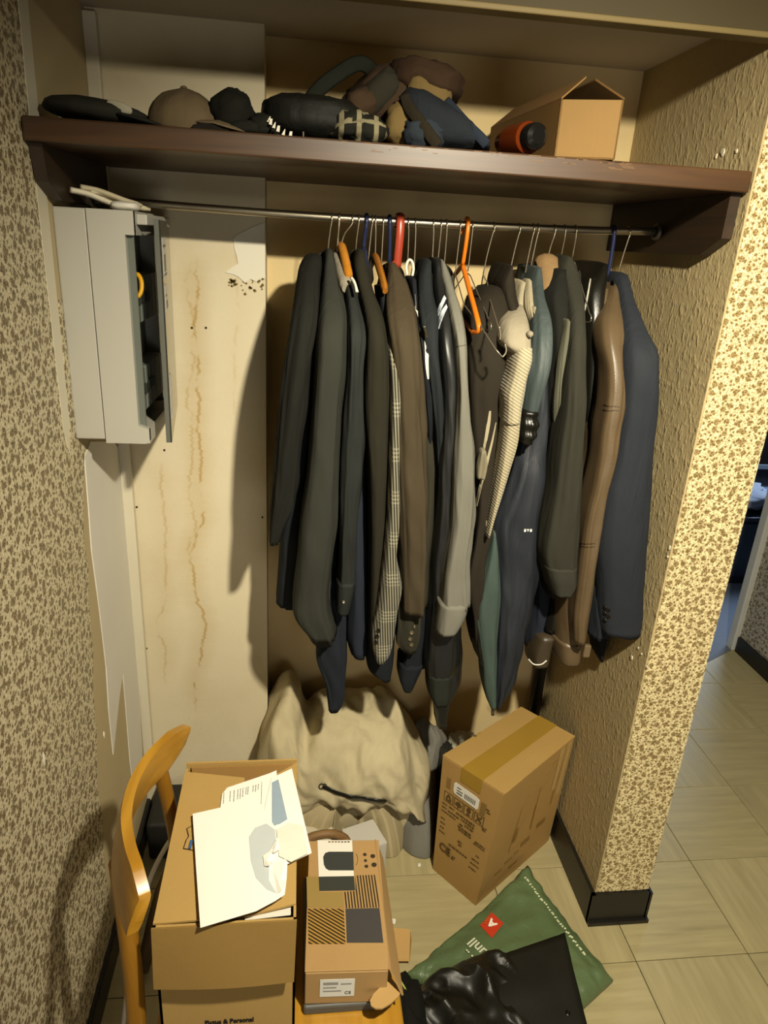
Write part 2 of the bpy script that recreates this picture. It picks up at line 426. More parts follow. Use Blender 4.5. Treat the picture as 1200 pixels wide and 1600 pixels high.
M_WHITE = plain('#cfc7b0', .55, var=.05, scale=3)
M_BASE = plain('#1c1a16', .4, var=.15, scale=10)
M_TILE = m_tile()
M_TAN = m_rough_wall('#b3a178')

floor = struct('floor', box((-1.0, -1.7, -.12), (3.9, 4.6, -.004)), plain('#4a4029', .7))
tile_me = None
TX, TY = .3025, .29
for i in range(-3, 6):
    for j in range(-2, 5):
        x0, y0 = .255 + TX*i, 1.15 + TY*j
        if y0 + TY > 2.62 or x0 < -.66: continue
        x1, y1 = x0 + TX, y0 + TY
        lo_x = max(x0, XL); hi_x = x1
        g = .0011
        if lo_x > x0 + .001 or (tile_me is None):
            t = obj('tile', rbox((lo_x - (x0+x1)/2 + g, -TY/2 + g, -.004), (TX/2 - g, TY/2 - g, 0), .0008, 1), M_TILE, floor)
            me = t.data
            if lo_x <= x0 + .001: tile_me = me
            for v in me.vertices: v.co += OFF[floor.name]
        else:
            t = bpy.data.objects.new('tile', tile_me); COL.objects.link(t); t.parent = floor
        t.location = ((x0+x1)/2, (y0+y1)/2, 0)
        if (i + j) % 2 and lo_x <= x0 + .001:
            t.rotation_euler = (0, 0, PI/2); t.scale = (TY/TX, TX/TY, 1)
struct('ceiling', box((-1.0, -1.7, ZC), (3.9, 4.6, ZC + .1)), plain('#c2bbab', .8))
wl = struct('wall_left', box((XL - .12, -1.7, 0), (XL, YC + .3, ZC)), M_LEFT)
# floral paper on the left wall, torn off towards the alcove
edge = [(2.45, 1.35), (1.95, 1.345), (1.67, 1.315), (1.26, 1.315), (1.252, 1.35), (1.245, 1.40), (1.23, 1.43), (1.15, 1.392), (1.05, 1.362), (.98, 1.372), (.92, 1.352), (.80, 1.345), (.72, 1.318), (.62, 1.312), (.50, 1.276), (.40, 1.285), (.28, 1.262), (.16, 1.27), (.075, 1.255)]
poly = [(XL, -1.7, .075), (XL, -1.7, 2.45)] + [(XL, y, z) for z, y in edge]
obj('wallpaper', prism(poly, (.0016, 0, 0)), M_FLY, wl)
obj('wallpaper', prism([(XL, 1.366, 1.52), (XL, 1.384, 1.52), (XL, 1.40, 1.246), (XL, 1.352, 1.246)], (.0012, 0, 0)), M_FLY, wl)
obj('white_strip', prism([(XL, 1.345, 2.45), (XL, 1.382, 2.45), (XL, 1.358, 1.67), (XL, 1.350, 1.30), (XL, 1.335, 1.24), (XL, 1.312, 1.30), (XL, 1.311, 1.67)], (.0025, 0, 0)), M_WHITE, wl)
# white lining paper below the fuse box, torn into two tongues
wp = [(131, 714), (137, 790), (142, 860), (148, 905), (154, 950), (160, 1000), (165, 1044), (169, 1110), (176, 1179), (181, 1130), (186, 1085), (191, 1051), (196, 1110), (202, 1186), (207, 1230), (221, 1230), (221, 1167), (210, 987), (198, 850), (187, 702), (175, 690), (140, 690)]
pts = [at(x, y, X=XL) for x, y in wp]
for p in pts: p.y = min(p.y, YC - .008)
obj('torn_lining_paper', prism([(XL, p.y, p.z) for p in pts], (.0022, 0, 0)), plain('#d6d2c6', .6, var=.05, scale=6), wl)
for (x, y, s) in ((67, 1185, .011), (162, 1148, .007)):
    p = at(x, y, X=XL)
    obj('bare_flake', prism([(XL, p.y-s*.5, p.z), (XL, p.y, p.z+s*1.3), (XL, p.y+s*.5, p.z+.2*s), (XL, p.y+.1*s, p.z-1.5*s)], (.002, 0, 0)), plain('#e8e2cf', .7), wl)
struct('baseboard_left', join(box((XL, -1.6, 0), (XL + .012, YC, .07)), box((XL, -1.6, .07), (XL + .009, YC, .076))), M_BASE)
struct('trim_1', rbox((XL, YC - .022, 0), (XL + .026, YC, 2.04), .002), M_WHITE)
# column of pale board in the left half of the alcove
XC = -.078
wc = struct('wall_column', box((XL - .12, YC, 0), (XC, YB + .12, ZC)), M_CREAM)
pp = [(365, 372), (372, 366), (400, 352), (415, 348), (XC, 0), (418, 436), (410, 434), (400, 440), (392, 436), (383, 442), (372, 432), (362, 428), (352, 426), (362, 418), (372, 412), (370, 400), (366, 388)]
pv = []
for x, y in pp:
    if y == 0: continue
    p = at(x, y, Y=YC); pv.append((min(p.x, XC - .001), YC - .0025, p.z))
obj('bare_patch', prism(pv, (0, .0025, 0)), plain('#d8d2c0', .7, var=.04), wc)
crumb = []
for k in range(46):
    p = at(358 + random.random()*60, 432 + random.gauss(8, 7), Y=YC); s = .0015 + random.random()*.003
    if p.x > XC - .004: continue
    crumb.append(prism([(p.x-s, YC-.002, p.z), (p.x, YC-.002, p.z+s), (p.x+s, YC-.002, p.z-.3*s), (p.x-.2*s, YC-.002, p.z-s)], (0, .002, 0)))
obj('crumbling_plaster', join(*crumb), plain('#6d5c35', .9), wc, kind='stuff')
for (x, y) in ((300, 512), (322, 512), (214, 792), (229, 1013), (410, 808), (257, 703)):
    p = at(x, y, Y=YC)
    obj('nail_hole', lathe([(.0001, -.0022), (.0028, -.002), (.0024, 0)], (p.x, YC, p.z), 8, 'Y'), plain('#33240f', .9), wc)
struct('wall_back', box((XC, YB, 0), (XR + .1, YB + .12, ZC)), M_BACK)
wr = struct('wall_right', box((XR, YF, 0), (XP, 2.56, ZC)), M_TAN)
obj('wallpaper', box((XR + .004, YF - .0018, .102), (XP, YF, ZC)), M_FLX, wr)
obj('wallpaper', box((XP, YF - .0018, .102), (XP + .0018, 2.55, ZC)), M_FLY, wr)
def flake(px, py, s, r):
    p = at(px, py, X=XR); a = r; s *= .6
    P = [(XR, p.y + s*(math.cos(a+q)*(1.3 if q < 1 else .6)), p.z + s*math.sin(a+q)) for q in (0, 1.2, 2.4, 3.3, 4.6)]
    obj('torn_flake', prism(P, (-.0025, 0, 0)), plain('#c9c0a6', .7), wr)
for a in ((988, 1028, .009, .6), (998, 1012, .006, 2.0), (1012, 1042, .005, 1.1), (1047, 856, .008, 1.5), (1044, 870, .005, .3), (1131, 238, .011, .2), (1120, 244, .007, 1.9), (1152, 236, .006, .8), (1003, 1022, .005, 2.7)): flake(*a)
struct('baseboard_right', box((XR - .010, YF - .010, 0), (XR, YB, .10)), M_BASE)
struct('baseboard_front', join(box((XR - .010, YF - .012, 0), (XP + .004, YF, .10)), box((XR - .010, YF - .02, 0), (XP + .012, YF, .012)), box((XP, YF - .012, 0), (XP + .01, 2.5, .10))), M_BASE)
lint = struct('wall_lintel', box((XL - .1, YF, 2.0), (XR, YF + .03, ZC)), plain('#3d3318', .7, var=.08))  # dark base colour holds the lack of lamp light up here
struct('trim_2', rbox((XL, YF - .004, 1.994), (XP, YF + .03, 2.003), .002), plain('#6f5f38', .6))
struct('wall_soffit', box((XL, YF + .03, 2.05), (XR, YB, 2.08)), M_PLAIN)
# hall behind the camera and the room on the right
struct('wall_behind', box((-1.0, -1.72, 0), (2.1, -1.6, ZC)), M_PLAIN)
wh = struct('wall_hall', box((2.0, -1.7, 0), (2.12, 2.56, ZC)), M_FLR)
struct('baseboard_hall', box((1.988, -1.6, 0), (2.0, 2.55, .075)), M_BASE)
struct('trim_3', rbox((1.975, 2.555, 0), (2.135, 2.60, 2.05), .004), plain('#b9b9b2', .5))
struct('wall_over_opening', box((XP, 2.555, 2.05), (2.1, 2.6, ZC)), M_PLAIN)
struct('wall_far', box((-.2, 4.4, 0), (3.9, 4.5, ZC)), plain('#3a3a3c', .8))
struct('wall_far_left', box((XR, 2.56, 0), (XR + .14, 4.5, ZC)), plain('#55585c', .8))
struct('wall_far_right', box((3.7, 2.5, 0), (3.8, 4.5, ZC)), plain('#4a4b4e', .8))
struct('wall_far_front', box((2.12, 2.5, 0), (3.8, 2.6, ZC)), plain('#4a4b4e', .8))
cp = [at(1089, 1043, Z=.0), at(1145, 1015, Z=.0)]
d = (cp[1] - cp[0]).normalized(); a = cp[0] + d * ((.94 - cp[0].x) / d.x)
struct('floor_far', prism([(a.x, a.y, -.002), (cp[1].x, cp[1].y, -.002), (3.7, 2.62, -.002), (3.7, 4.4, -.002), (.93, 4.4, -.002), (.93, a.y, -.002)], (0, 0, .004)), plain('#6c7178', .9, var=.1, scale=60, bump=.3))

# ------------------------------------------------------------------ coat shelf and rail
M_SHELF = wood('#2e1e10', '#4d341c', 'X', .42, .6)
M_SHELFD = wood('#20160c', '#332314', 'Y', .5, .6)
sh = thing('coat_shelf', (.18, YF, 1.69), 'long dark brown wooden coat shelf across the top of the alcove', 'shelf')
obj('board', rbox((XL + .004, YF, 1.7655), (XR - .003, YB - .001, 1.80), .003), M_SHELF, sh)
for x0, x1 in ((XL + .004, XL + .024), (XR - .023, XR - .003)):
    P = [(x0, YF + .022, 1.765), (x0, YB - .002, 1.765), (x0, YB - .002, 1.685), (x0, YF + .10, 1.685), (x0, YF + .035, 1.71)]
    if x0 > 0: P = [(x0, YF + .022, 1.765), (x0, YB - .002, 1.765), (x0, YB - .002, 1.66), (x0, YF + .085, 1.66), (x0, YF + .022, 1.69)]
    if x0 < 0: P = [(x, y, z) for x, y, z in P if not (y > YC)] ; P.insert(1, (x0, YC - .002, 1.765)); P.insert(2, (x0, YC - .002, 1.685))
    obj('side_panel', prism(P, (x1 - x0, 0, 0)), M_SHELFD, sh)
wear = []
for k in range(40):
    x = .05 + random.random()*.5; s = .003 + random.random()*.022; h = random.random()
    wear.append(box((x, YF - .0004, 1.7975 - .012*h*h), (x + s, YF + .001, 1.7985 - .012*h*h)))
obj('worn_edge', join(*wear), plain('#6b4f30', .6), sh, kind='stuff')
RODY, RODZ = 1.53, 1.697
def rodz(x):
    u = (x + .41) / 1.19
    return RODZ - .010 * 4 * u * (1 - u) + .006 * u
rail = thing('clothes_rail', (.18, RODY, 1.69), 'thin steel clothes rail running below the shelf, with hangers on it', 'rail')
obj('rod', tube([(-.406 + 1.165*k/24, RODY, rodz(-.406 + 1.165*k/24)) for k in range(25)], .0075, 12), plain('#a39a86', .28, .9, .08), rail, smooth=True)
for x in (-.402, .752): obj('end_socket', lathe([(.017, 0), (.017, .006), (.011, .008), (.011, .0)], (x - .004, RODY, rodz(x)), 16, 'X'), plain('#6a6356', .4, .8), rail, smooth=30)

# ------------------------------------------------------------------ hangers
def rod_x(px): return at(px, 352, Y=RODY).x
M_WIRE = plain('#b5ab97', .3, .85, .05)
HOOKS = []
def hook_path(x, xb, zb, r=.013):
    z0 = rodz(x) + .0075 + .0012
    P = [Vector((x, RODY + r*math.cos(q), z0 - r + r*math.sin(q))) for q in [PI*1.1 - PI*1.1*k/9 for k in range(10)]]
    P = [Vector((x, RODY - r*math.cos(q), z0 - r + r*math.sin(q))) for q in [-.3 + (PI+.3)*k/10 for k in range(10)]]
    P = P[::-1]                                         # tail behind the rail, then over and down in front
    P.append(Vector((x + (xb-x)*.25, RODY - r*.9, z0 - r - .012)))
    P.append(Vector((x + (xb-x)*.7, RODY - r*.45, (z0 - r)*.45 + zb*.55)))
    P.append(Vector((xb, RODY, zb)))
    return smooth_path(P, 3)
def wire_hanger(px, bx, by, label, yaw=0.0, arm=.19, drop=.085, wide=True, mat=None, r=.0013, name='wire_hanger', bar=True, tips=False):
    x = rod_x(px); b = at(bx, by, Y=RODY)
    t = thing(name, (x, RODY, rodz(x)), label, 'hanger', 'hangers on the rail')
    m = mat or M_WIRE
    obj('hook', tube(hook_path(x, b.x, b.z), r, 6), m, t, smooth=True)
    d = Vector((math.sin(yaw), -math.cos(yaw), 0))
    neck = Vector((b.x, RODY, b.z)); top = neck - Vector((0, 0, .004))
    f = top + d*arm - Vector((0, 0, drop)); k = top - d*arm - Vector((0, 0, drop))
    def rnd(p, s): return [p - d*s*.012 + Vector((0,0,.005)), p, p + d*s*.002 - Vector((0,0,.008)), p - d*s*.012 - Vector((0,0,.013))]
    path = [top] + [top + d*.02 - Vector((0,0,.004))] + rnd(f, 1) + ([k + Vector((0,0,-.013)) + d*.012] if bar else [])
    if bar: path = path + rnd(k, -1)[::-1][1:] + [top - d*.02 - Vector((0,0,.004)), top]
    obj('shoulder_wire', tube(path, r, 6), m, t, smooth=True)
    if tips:
        for e, s in ((f, 1), (k, -1)):
            q = e - Vector((0, 0, .02)) - d*s*.03
            obj('trouser_clip', tube(smooth_path([q, q - Vector((0,0,.018)), q - Vector((0,0,.026)) + d*s*.006, q - Vector((0,0,.014)) + d*s*.011], 4), r, 6), m, t, smooth=True)
    return t
def bar_hanger(px, bx, by, label, mat, name, yaw=0.0, arm=.2, drop=.07, thick=.006, tall=.016, hookmat=None, hookr=.0014):
    """wooden or plastic hanger: flat curved shoulder bar on a hook"""
    x = rod_x(px); b = at(bx, by, Y=RODY)
    t = thing(name, (x, RODY, rodz(x)), label, 'hanger', 'hangers on the rail')
    obj('hook', tube(hook_path(x, b.x, b.z + .004), hookr, 8), hookmat or M_WIRE, t, smooth=True)
    d = Vector((math.sin(yaw), -math.cos(yaw), 0)); top = Vector((b.x, RODY, b.z))
    P = smooth_path([top + d*s*arm - Vector((0, 0, drop*abs(s)**1.3)) for s in (-1, -.7, -.35, 0, .35, .7, 1)], 3)
    obj('shoulder_bar', tube(P, [tall*.75] + [tall]*(len(P)-2) + [tall*.75], 10, flat=thick/tall, up=(math.cos(yaw), math.sin(yaw), 0)), mat, t, smooth=40)
    return t

# ------------------------------------------------------------------ garments
def rows_to_world(rows, lead=.03):
    out = []
    for (y, xl, xr, yf) in rows:
        a, b = at(xl, y, Y=yf + lead), at(xr, y, Y=yf + lead)
        out.append(((a.z + b.z)/2, (a.x + b.x)/2, max(.004, (b.x - a.x)/2), yf))
    return out
def interp(W, n):
    """even steps down the piece with smooth Catmull-Rom values"""
    zs = [w[0] for w in W]; out = []
    for k in range(n):
        z = zs[0] + (zs[-1] - zs[0]) * k/(n-1)
        i = 0
        while i < len(W) - 2 and z < zs[i+1]: i += 1
        t = (z - zs[i]) / (zs[i+1] - zs[i]); t = min(1, max(0, t))
        def tang(q, c):
            if q == 0: return (W[1][c]-W[0][c])/(zs[1]-zs[0])
            if q == len(W)-1: return (W[-1][c]-W[-2][c])/(zs[-1]-zs[-2])
            return .5*((W[q][c]-W[q-1][c])/(zs[q]-zs[q-1]) + (W[q+1][c]-W[q][c])/(zs[q+1]-zs[q]))
        h = zs[i+1] - zs[i]; row = [z]
        for c in (1, 2, 3):
            p0, p1, m0, m1 = W[i][c], W[i+1][c], tang(i, c)*h, tang(i+1, c)*h
            row.append((2*t**3-3*t*t+1)*p0 + (t**3-2*t*t+t)*m0 + (-2*t**3+3*t*t)*p1 + (t**3-t*t)*m1)
        row[2] = max(.003, row[2]); out.append(row)
    return out
def loft(W, depth, n=60, seg=44, e=3.2, fold=.011, seed=0.0, hem=True, mirror=False, kf=1.0, ripple=0):
    R = interp(W, n); V, Fc = [], []
    for j, (z, cx, hw, yf) in enumerate(R):
        yb = (2*RODY - yf) if mirror else yf + depth
        yb = min(yb, YB - .02); cy, hd = (yf+yb)/2, max(.012, (yb-yf)/2)
        u = j/(n-1); grow = min(1, .25 + 2.2*u)
        for k in range(seg):
            q = 2*PI*k/seg - PI/2
            c, s = math.cos(q), math.sin(q)
            x = math.copysign(abs(c)**(2/e), c)*hw; y = math.copysign(abs(s)**(2/e), s)*hd
            f = fold*grow*(1.0*noise.noise(Vector((c*2.0+seed, s*2.0, z*2.4))) + .75*noise.noise(Vector((c*4.6, s*4.6+seed, z*3.6+seed))) + .5*noise.noise(Vector((c*2.2+seed, s*2.2, z*15 + c*1.5))))
            f *= min(1.0, .35 + hw/.03)
            if ripple: f += .0022*ripple*math.sin(z*260 + seed)
            L = math.hypot(c*hd, s*hw) or 1
            V.append(Vector((cx + x + f*.55*c*hd/L*1.0 + f*.25, cy + y + f*s*hw/L - abs(f)*.2, z + (.004*noise.noise(Vector((x*30, y*20, seed))) if j == n-1 else 0))))
    for j in range(n-1):
        for k in range(seg): Fc.append((j*seg+k, (j+1)*seg+k, (j+1)*seg+(k+1) % seg, j*seg+(k+1) % seg))
    def ring_in(base, f, dz):
        b = len(V); c = sum((V[base+k] for k in range(seg)), Vector())/seg
        for k in range(seg):
            p = V[base+k]; V.append(Vector((c.x+(p.x-c.x)*f, c.y+(p.y-c.y)*f, p.z+dz)))
        for k in range(seg): Fc.append((base+k, b+k, b+(k+1) % seg, base+(k+1) % seg))
        return b
    t = ring_in(0, .55, .004); Fc.append(tuple(t+k for k in range(seg)))
    b = (n-1)*seg
    if hem:
        b = ring_in(b, .9, .0005); b = ring_in(b, .86, .03)
    Fc.append(tuple(b+k for k in range(seg)))
    return V, Fc
from mathutils.bvhtree import BVHTree
BV = {}
def hit(o, px, py, lift=.0012):
    """first point of a piece of clothing seen at a photograph pixel, lifted off the cloth"""
    if o.name not in BV:
        off = OFF[o.name]
        BV[o.name] = BVHTree.FromPolygons([v.co + off for v in o.data.vertices], [tuple(p.vertices) for p in o.data.polygons])
    d = (at(px, py, Y=1.5) - CAM).normalized(); r = BV[o.name].ray_cast(CAM, d)
    if r[0] is None: return at(px, py, Y=1.33), Vector((0, -1, 0))
    n = r[1] if r[1].dot(d) < 0 else -r[1]
    return r[0] + n*lift, n
def ribbon(parent, src, pairs, m, name, sub=5, th=.0012):
    """strip of cloth lying on a garment; pairs = (left x, y, right x, y) pixels down its length"""
    A = smooth_path([Vector((a, b, 0)) for a, b, c, d in pairs], sub); B = smooth_path([Vector((c, d, 0)) for a, b, c, d in pairs], sub); V, Fc = [], []
    for a, b in zip(A, B):
        for q in (a, b):
            p, n = hit(src, q.x, q.y, .0004); V.append(p); V.append(p + n*th)
    for i in range(len(A)-1):
        k = i*4; q = k+4
        Fc += [(k, k+1, q+1, q), (k+1, k+3, q+3, q+1), (k+3, k+2, q+2, q+3), (k+2, k, q, q+2)]
    e = (len(A)-1)*4; Fc += [(0, 2, 3, 1), (e, e+1, e+3, e+2)]
    return obj(name, (V, Fc), m, parent)
SEED = [0]
def sd(): SEED[0] += 1; return SEED[0] * 3.71
def sleeve(parent, rows, m, name='sleeve', depth=.10, **k):
    k.setdefault('seed', sd()); return obj(name, loft(rows_to_world(rows), depth, **k), m, parent, smooth=True)
def body(parent, rows, m, name='body', **k):
    k.setdefault('seed', sd()); return obj(name, loft(rows_to_world(rows), 0, mirror=True, **k), m, parent, smooth=True)
def auto_body(parent, rows, m, y_hem, inset=.045, f=.66, **k):
    """the slab of the garment behind its front sleeve, hung over both sides of the hanger"""
    R = []
    for (y, xl, xr, yf) in rows:
        c, h = (xl+xr)/2, (xr-xl)/2
        if y <= y_hem: R.append((y + 2, c - h*f, c + h*f, yf + (inset if yf < 1.42 else .01)))
    R.append((y_hem, (rows[-1][1]+rows[-1][2])/2 - 10, (rows[-1][1]+rows[-1][2])/2 + 10, R[-1][3] + .0)) if R[-1][0] < y_hem - 12 else None
    return body(parent, R, m, **k)
def collar(parent, px, py, m, h=.045, rx=.022, ry=.05, lean=0.0, name='collar'):
    """stand-and-fall collar: a band round the hanger's neck, open at the front"""
    c = at(px, py, Y=RODY); V, Fc = [], []; n = 22
    prof = [(.92, -.030, 0), (1.0, 0, 0), (.98, .8, 0), (1.06, 1.0, 0), (1.22, .8, .0), (1.42, .15, 0), (1.36, .05, 0), (1.1, .6, 0)]
    for i in range(n):
        q = -PI/2 + .35 + (2*PI - .7)*i/(n-1)
        for (f, zz, _) in prof:
            V.append(Vector((c.x + rx*f*math.cos(q) + lean*zz*.02, RODY + ry*f*math.sin(q), c.z - h + h*zz - .028*(1 - math.sin(q))*.5 + (.01 if zz < 0 else 0))))
    m_ = len(prof)
    for i in range(n-1):
        for k in range(m_): Fc.append((i*m_+k, (i+1)*m_+k, (i+1)*m_+(k+1) % m_, i*m_+(k+1) % m_))
    Fc.append(tuple(range(m_))); Fc.append(tuple((n-1)*m_+k for k in range(m_))[::-1])
    return obj(name, (V, Fc), m, parent, smooth=50)
def button(parent, px, py, yf, m, r=.0055):
    p, n = hit(parent, px, py, .0002); q = n.to_track_quat('Z', 'Y')
    V, Fc = lathe([(r*.8, -.001), (r, .0008), (r*.9, .0022), (r*.45, .0018), (r*.3, .0014)], (0, 0, 0), 10)
    return obj('button', ([p + q @ v for v in V], Fc), m, parent, smooth=30)
def garment(name, px, label, cat='jacket'):
    x = at(px, 400, Y=RODY).x
    return thing(name, (x, RODY, 1.60), label, cat, 'clothes hanging on the rail')

C_SLATE = cloth('#2f302a'); C_BLACK = cloth('#1c1c18'); C_OLIVEBLK = cloth('#26241b'); C_NAVY = cloth('#232730')
C_NAVYD = cloth('#1b1e22'); C_BROWN = cloth('#42392a'); C_OLIVE = cloth('#302e24'); C_CHAR = cloth('#302f27')
C_GREY = cloth('#6f6d63', bump=.2); C_TEAL = cloth('#3d4645', rough=.55, spec=.35); C_TEALB = cloth('#414e48', rough=.6)
C_WIND = cloth('#25282e', rough=.5, spec=.35, bump=.1); C_SATIN = plain('#1b1c1b', .42, 0, .15, 9, .1, 500, .5)
C_CREAM = cloth('#9d937a'); C_DKBRN = cloth('#29241c'); C_CHECK = m_check('#2b2a23', '#8f8a76'); C_KNIT = m_knit('#8a8069', '#aca287')
L_BROWN = m_leather('#5c4c36', .42, .45); L_BLACK = m_leather('#15140f', .34); M_BTN = plain('#1a1612', .3, 0, .1); M_BTNM = plain('#8d8266', .3, .6)
M_STRIPE = cloth('#b9c0c8', bump=.1); M_PIPE = cloth('#d2cdbd', bump=.1)

# 1 black coat at the left end
g = garment('wool_coat', 492, 'black wool coat at the left end of the rail, sleeve swinging towards the pale column', 'coat')
r = [(400, 478, 503, 1.47), (412, 470, 504, 1.45), (440, 464, 501, 1.41), (480, 458, 500, 1.37), (530, 450, 494, 1.35), (600, 440, 484, 1.345), (700, 430, 470, 1.35), (780, 425, 460, 1.36), (815, 422, 445, 1.365), (845, 421, 434, 1.37)]
sleeve(g, r, C_BLACK, depth=.11); auto_body(g, r[:6], C_BLACK, 600)
body(g, [(420, 474, 500, 1.46), (480, 466, 500, 1.43), (600, 455, 496, 1.41), (760, 440, 488, 1.41), (860, 436, 482, 1.42), (944, 430, 480, 1.42)], C_NAVYD, name='lower_body')
collar(g, 494, 398, C_BLACK)
# 2 slate overcoat
g = garment('overcoat', 515, 'charcoal grey overcoat, the broadest dark panel near the left end of the rail', 'coat')
r = [(392, 508, 521, 1.475), (410, 505, 525, 1.455), (450, 502, 534, 1.40), (489, 498, 543, 1.35), (530, 494, 543, 1.325), (570, 492, 542, 1.32), (650, 487, 534, 1.32), (738, 480, 530, 1.32), (812, 469, 528, 1.32), (876, 464, 519, 1.32), (930, 458, 514, 1.325), (958, 457, 517, 1.325), (972, 464, 523, 1.327), (994, 484, 527, 1.33)]
sleeve(g, r, C_SLATE, depth=.12, fold=.005)
body(g, [(398, 508, 522, 1.48), (450, 503, 532, 1.43), (520, 498, 538, 1.39), (650, 490, 534, 1.385), (812, 472, 528, 1.38), (930, 462, 527, 1.38), (975, 466, 527, 1.38), (1000, 484, 526, 1.385)], C_SLATE)
collar(g, 514, 392, C_SLATE)
# 3 black suit jacket with navy body
g = garment('suit_jacket', 548, 'black suit jacket with navy body and creased narrow sleeve, right of the charcoal overcoat')
r = [(438, 537, 554, 1.41), (470, 540, 561, 1.37), (517, 542, 572, 1.335), (570, 542, 567, 1.325), (620, 539, 567, 1.325), (700, 533, 569, 1.325), (760, 532, 565, 1.325), (820, 531, 558, 1.325), (880, 530, 556, 1.33), (910, 528, 555, 1.33)]
sleeve(g, r, cloth('#232523', rough=.7), depth=.09, fold=.009)
c = sleeve(g, [(905, 526, 556, 1.325), (930, 526, 551, 1.326), (952, 525, 546, 1.33)], cloth('#232523', rough=.7), name='cuff', n=14, fold=.003)
button(c, 537, 940, 1.324, plain('#c9c2ac', .3, .7), .003)
body(g, [(455, 543, 558, 1.46), (517, 545, 573, 1.42), (600, 546, 573, 1.40), (700, 546, 575, 1.395), (834, 545, 577, 1.395), (940, 541, 578, 1.395), (1000, 540, 578, 1.395), (1018, 546, 574, 1.395)], C_NAVY, fold=.008)
# long dark blue garment behind
g = garment('raincoat', 528, 'long dark blue raincoat whose narrow sleeve hangs lowest, over the cream bedding', 'coat')
body(g, [(420, 526, 534, 1.48), (520, 508, 540, 1.44), (700, 502, 540, 1.43), (900, 500, 541, 1.43), (985, 497, 541, 1.43)], C_NAVYD)
sleeve(g, [(900, 498, 542, 1.40), (980, 496, 541, 1.40), (1030, 495, 539, 1.40), (1062, 507, 537, 1.40), (1085, 511, 535, 1.40), (1104, 513, 526, 1.40)], cloth('#1f2329'), depth=.06, n=24)
# 4 olive-black jacket
g = garment('blazer', 563, 'plain olive-black blazer hanging left of the glen check blazer')
r = [(392, 556, 569, 1.475), (408, 551, 573, 1.455), (457, 560, 585, 1.40), (487, 567, 597, 1.36), (517, 571, 603, 1.335), (590, 568, 609, 1.33), (662, 569, 609, 1.33), (715, 573, 607, 1.33), (775, 576, 603, 1.335), (841, 577, 600, 1.34), (910, 577, 596, 1.345), (1005, 576, 592, 1.35)]
sleeve(g, r, C_OLIVEBLK, depth=.11, fold=.004); auto_body(g, r, C_OLIVEBLK, 960); collar(g, 562, 390, C_OLIVEBLK)
# navy knit on the second wooden hanger
g = garment('knit_jumper', 596, 'dark navy knitted jumper on a wooden hanger, its cuff below the check blazer', 'jumper')
r = [(450, 589, 602, 1.45), (490, 593, 607, 1.41), (560, 599, 616, 1.39), (700, 598, 618, 1.385), (850, 592, 618, 1.385), (950, 582, 617, 1.385), (1005, 575, 617, 1.385)]
sleeve(g, r, C_NAVYD, depth=.12); auto_body(g, r[:5], C_NAVYD, 850)
sleeve(g, [(998, 574, 617, 1.38), (1030, 572, 615, 1.38), (1046, 578, 613, 1.382), (1055, 594, 610, 1.385)], C_NAVYD, name='cuff', n=14, depth=.10, fold=.003)
# 5 glen check blazer
g = garment('blazer', 608, 'grey glen check wool blazer with dark cuff buttons, left of the brown jacket')
r = [(505, 599, 604, 1.40), (530, 601, 612, 1.365), (559, 606, 621, 1.335), (610, 609, 625, 1.32), (670, 609, 624, 1.31), (737, 607, 623, 1.305), (790, 606, 624, 1.305), (830, 603, 622, 1.305), (862, 600, 619, 1.305), (890, 597, 624, 1.305), (917, 594, 628, 1.305), (950, 589, 621, 1.305), (990, 580, 615, 1.31), (1015, 583, 608, 1.31), (1028, 587, 600, 1.31)]
s = sleeve(g, r, C_CHECK, depth=.085, fold=.003, n=60)
for (x, y) in ((592, 985), (590, 994), (588, 1003)): button(s, x, y, 1.306, M_BTN, .005)
auto_body(g, r[:10], C_CHECK, 880, fold=.003)
# 6 brown jacket
g = garment('blazer', 625, 'brown blazer with an olive body and four metal cuff buttons, on the red hanger')
r = [(413, 606, 619, 1.475), (435, 604, 633, 1.445), (460, 603, 641, 1.41), (485, 603, 647, 1.37), (517, 606, 652, 1.34), (552, 612, 656, 1.325), (600, 616, 657, 1.32), (640, 617, 660, 1.32), (700, 618, 663, 1.32), (760, 620, 667, 1.32), (817, 624, 666, 1.32), (889, 627, 664, 1.325), (953, 628, 662, 1.33)]
sleeve(g, r, C_BROWN, depth=.09, fold=.009, name='front_panel')
body(g, [(430, 612, 632, 1.475), (480, 622, 646, 1.43), (573, 630, 658, 1.395), (610, 636, 668, 1.388), (630, 640, 679, 1.385), (655, 640, 684, 1.385), (715, 640, 685, 1.385), (790, 640, 683, 1.385), (830, 640, 679, 1.385), (889, 638, 675, 1.385), (941, 636, 674, 1.385)], C_OLIVE)
s = sleeve(g, [(860, 624, 656, 1.365), (930, 620, 655, 1.365), (975, 618, 655, 1.365), (1000, 619, 650, 1.368), (1011, 630, 646, 1.37)], C_OLIVE, name='sleeve', n=22, depth=.08)
for (x, y) in ((647, 979), (643, 988), (641, 998), (643, 1007)): button(s, x, y, 1.362, M_BTNM, .0048)
collar(g, 614, 412, C_BROWN)
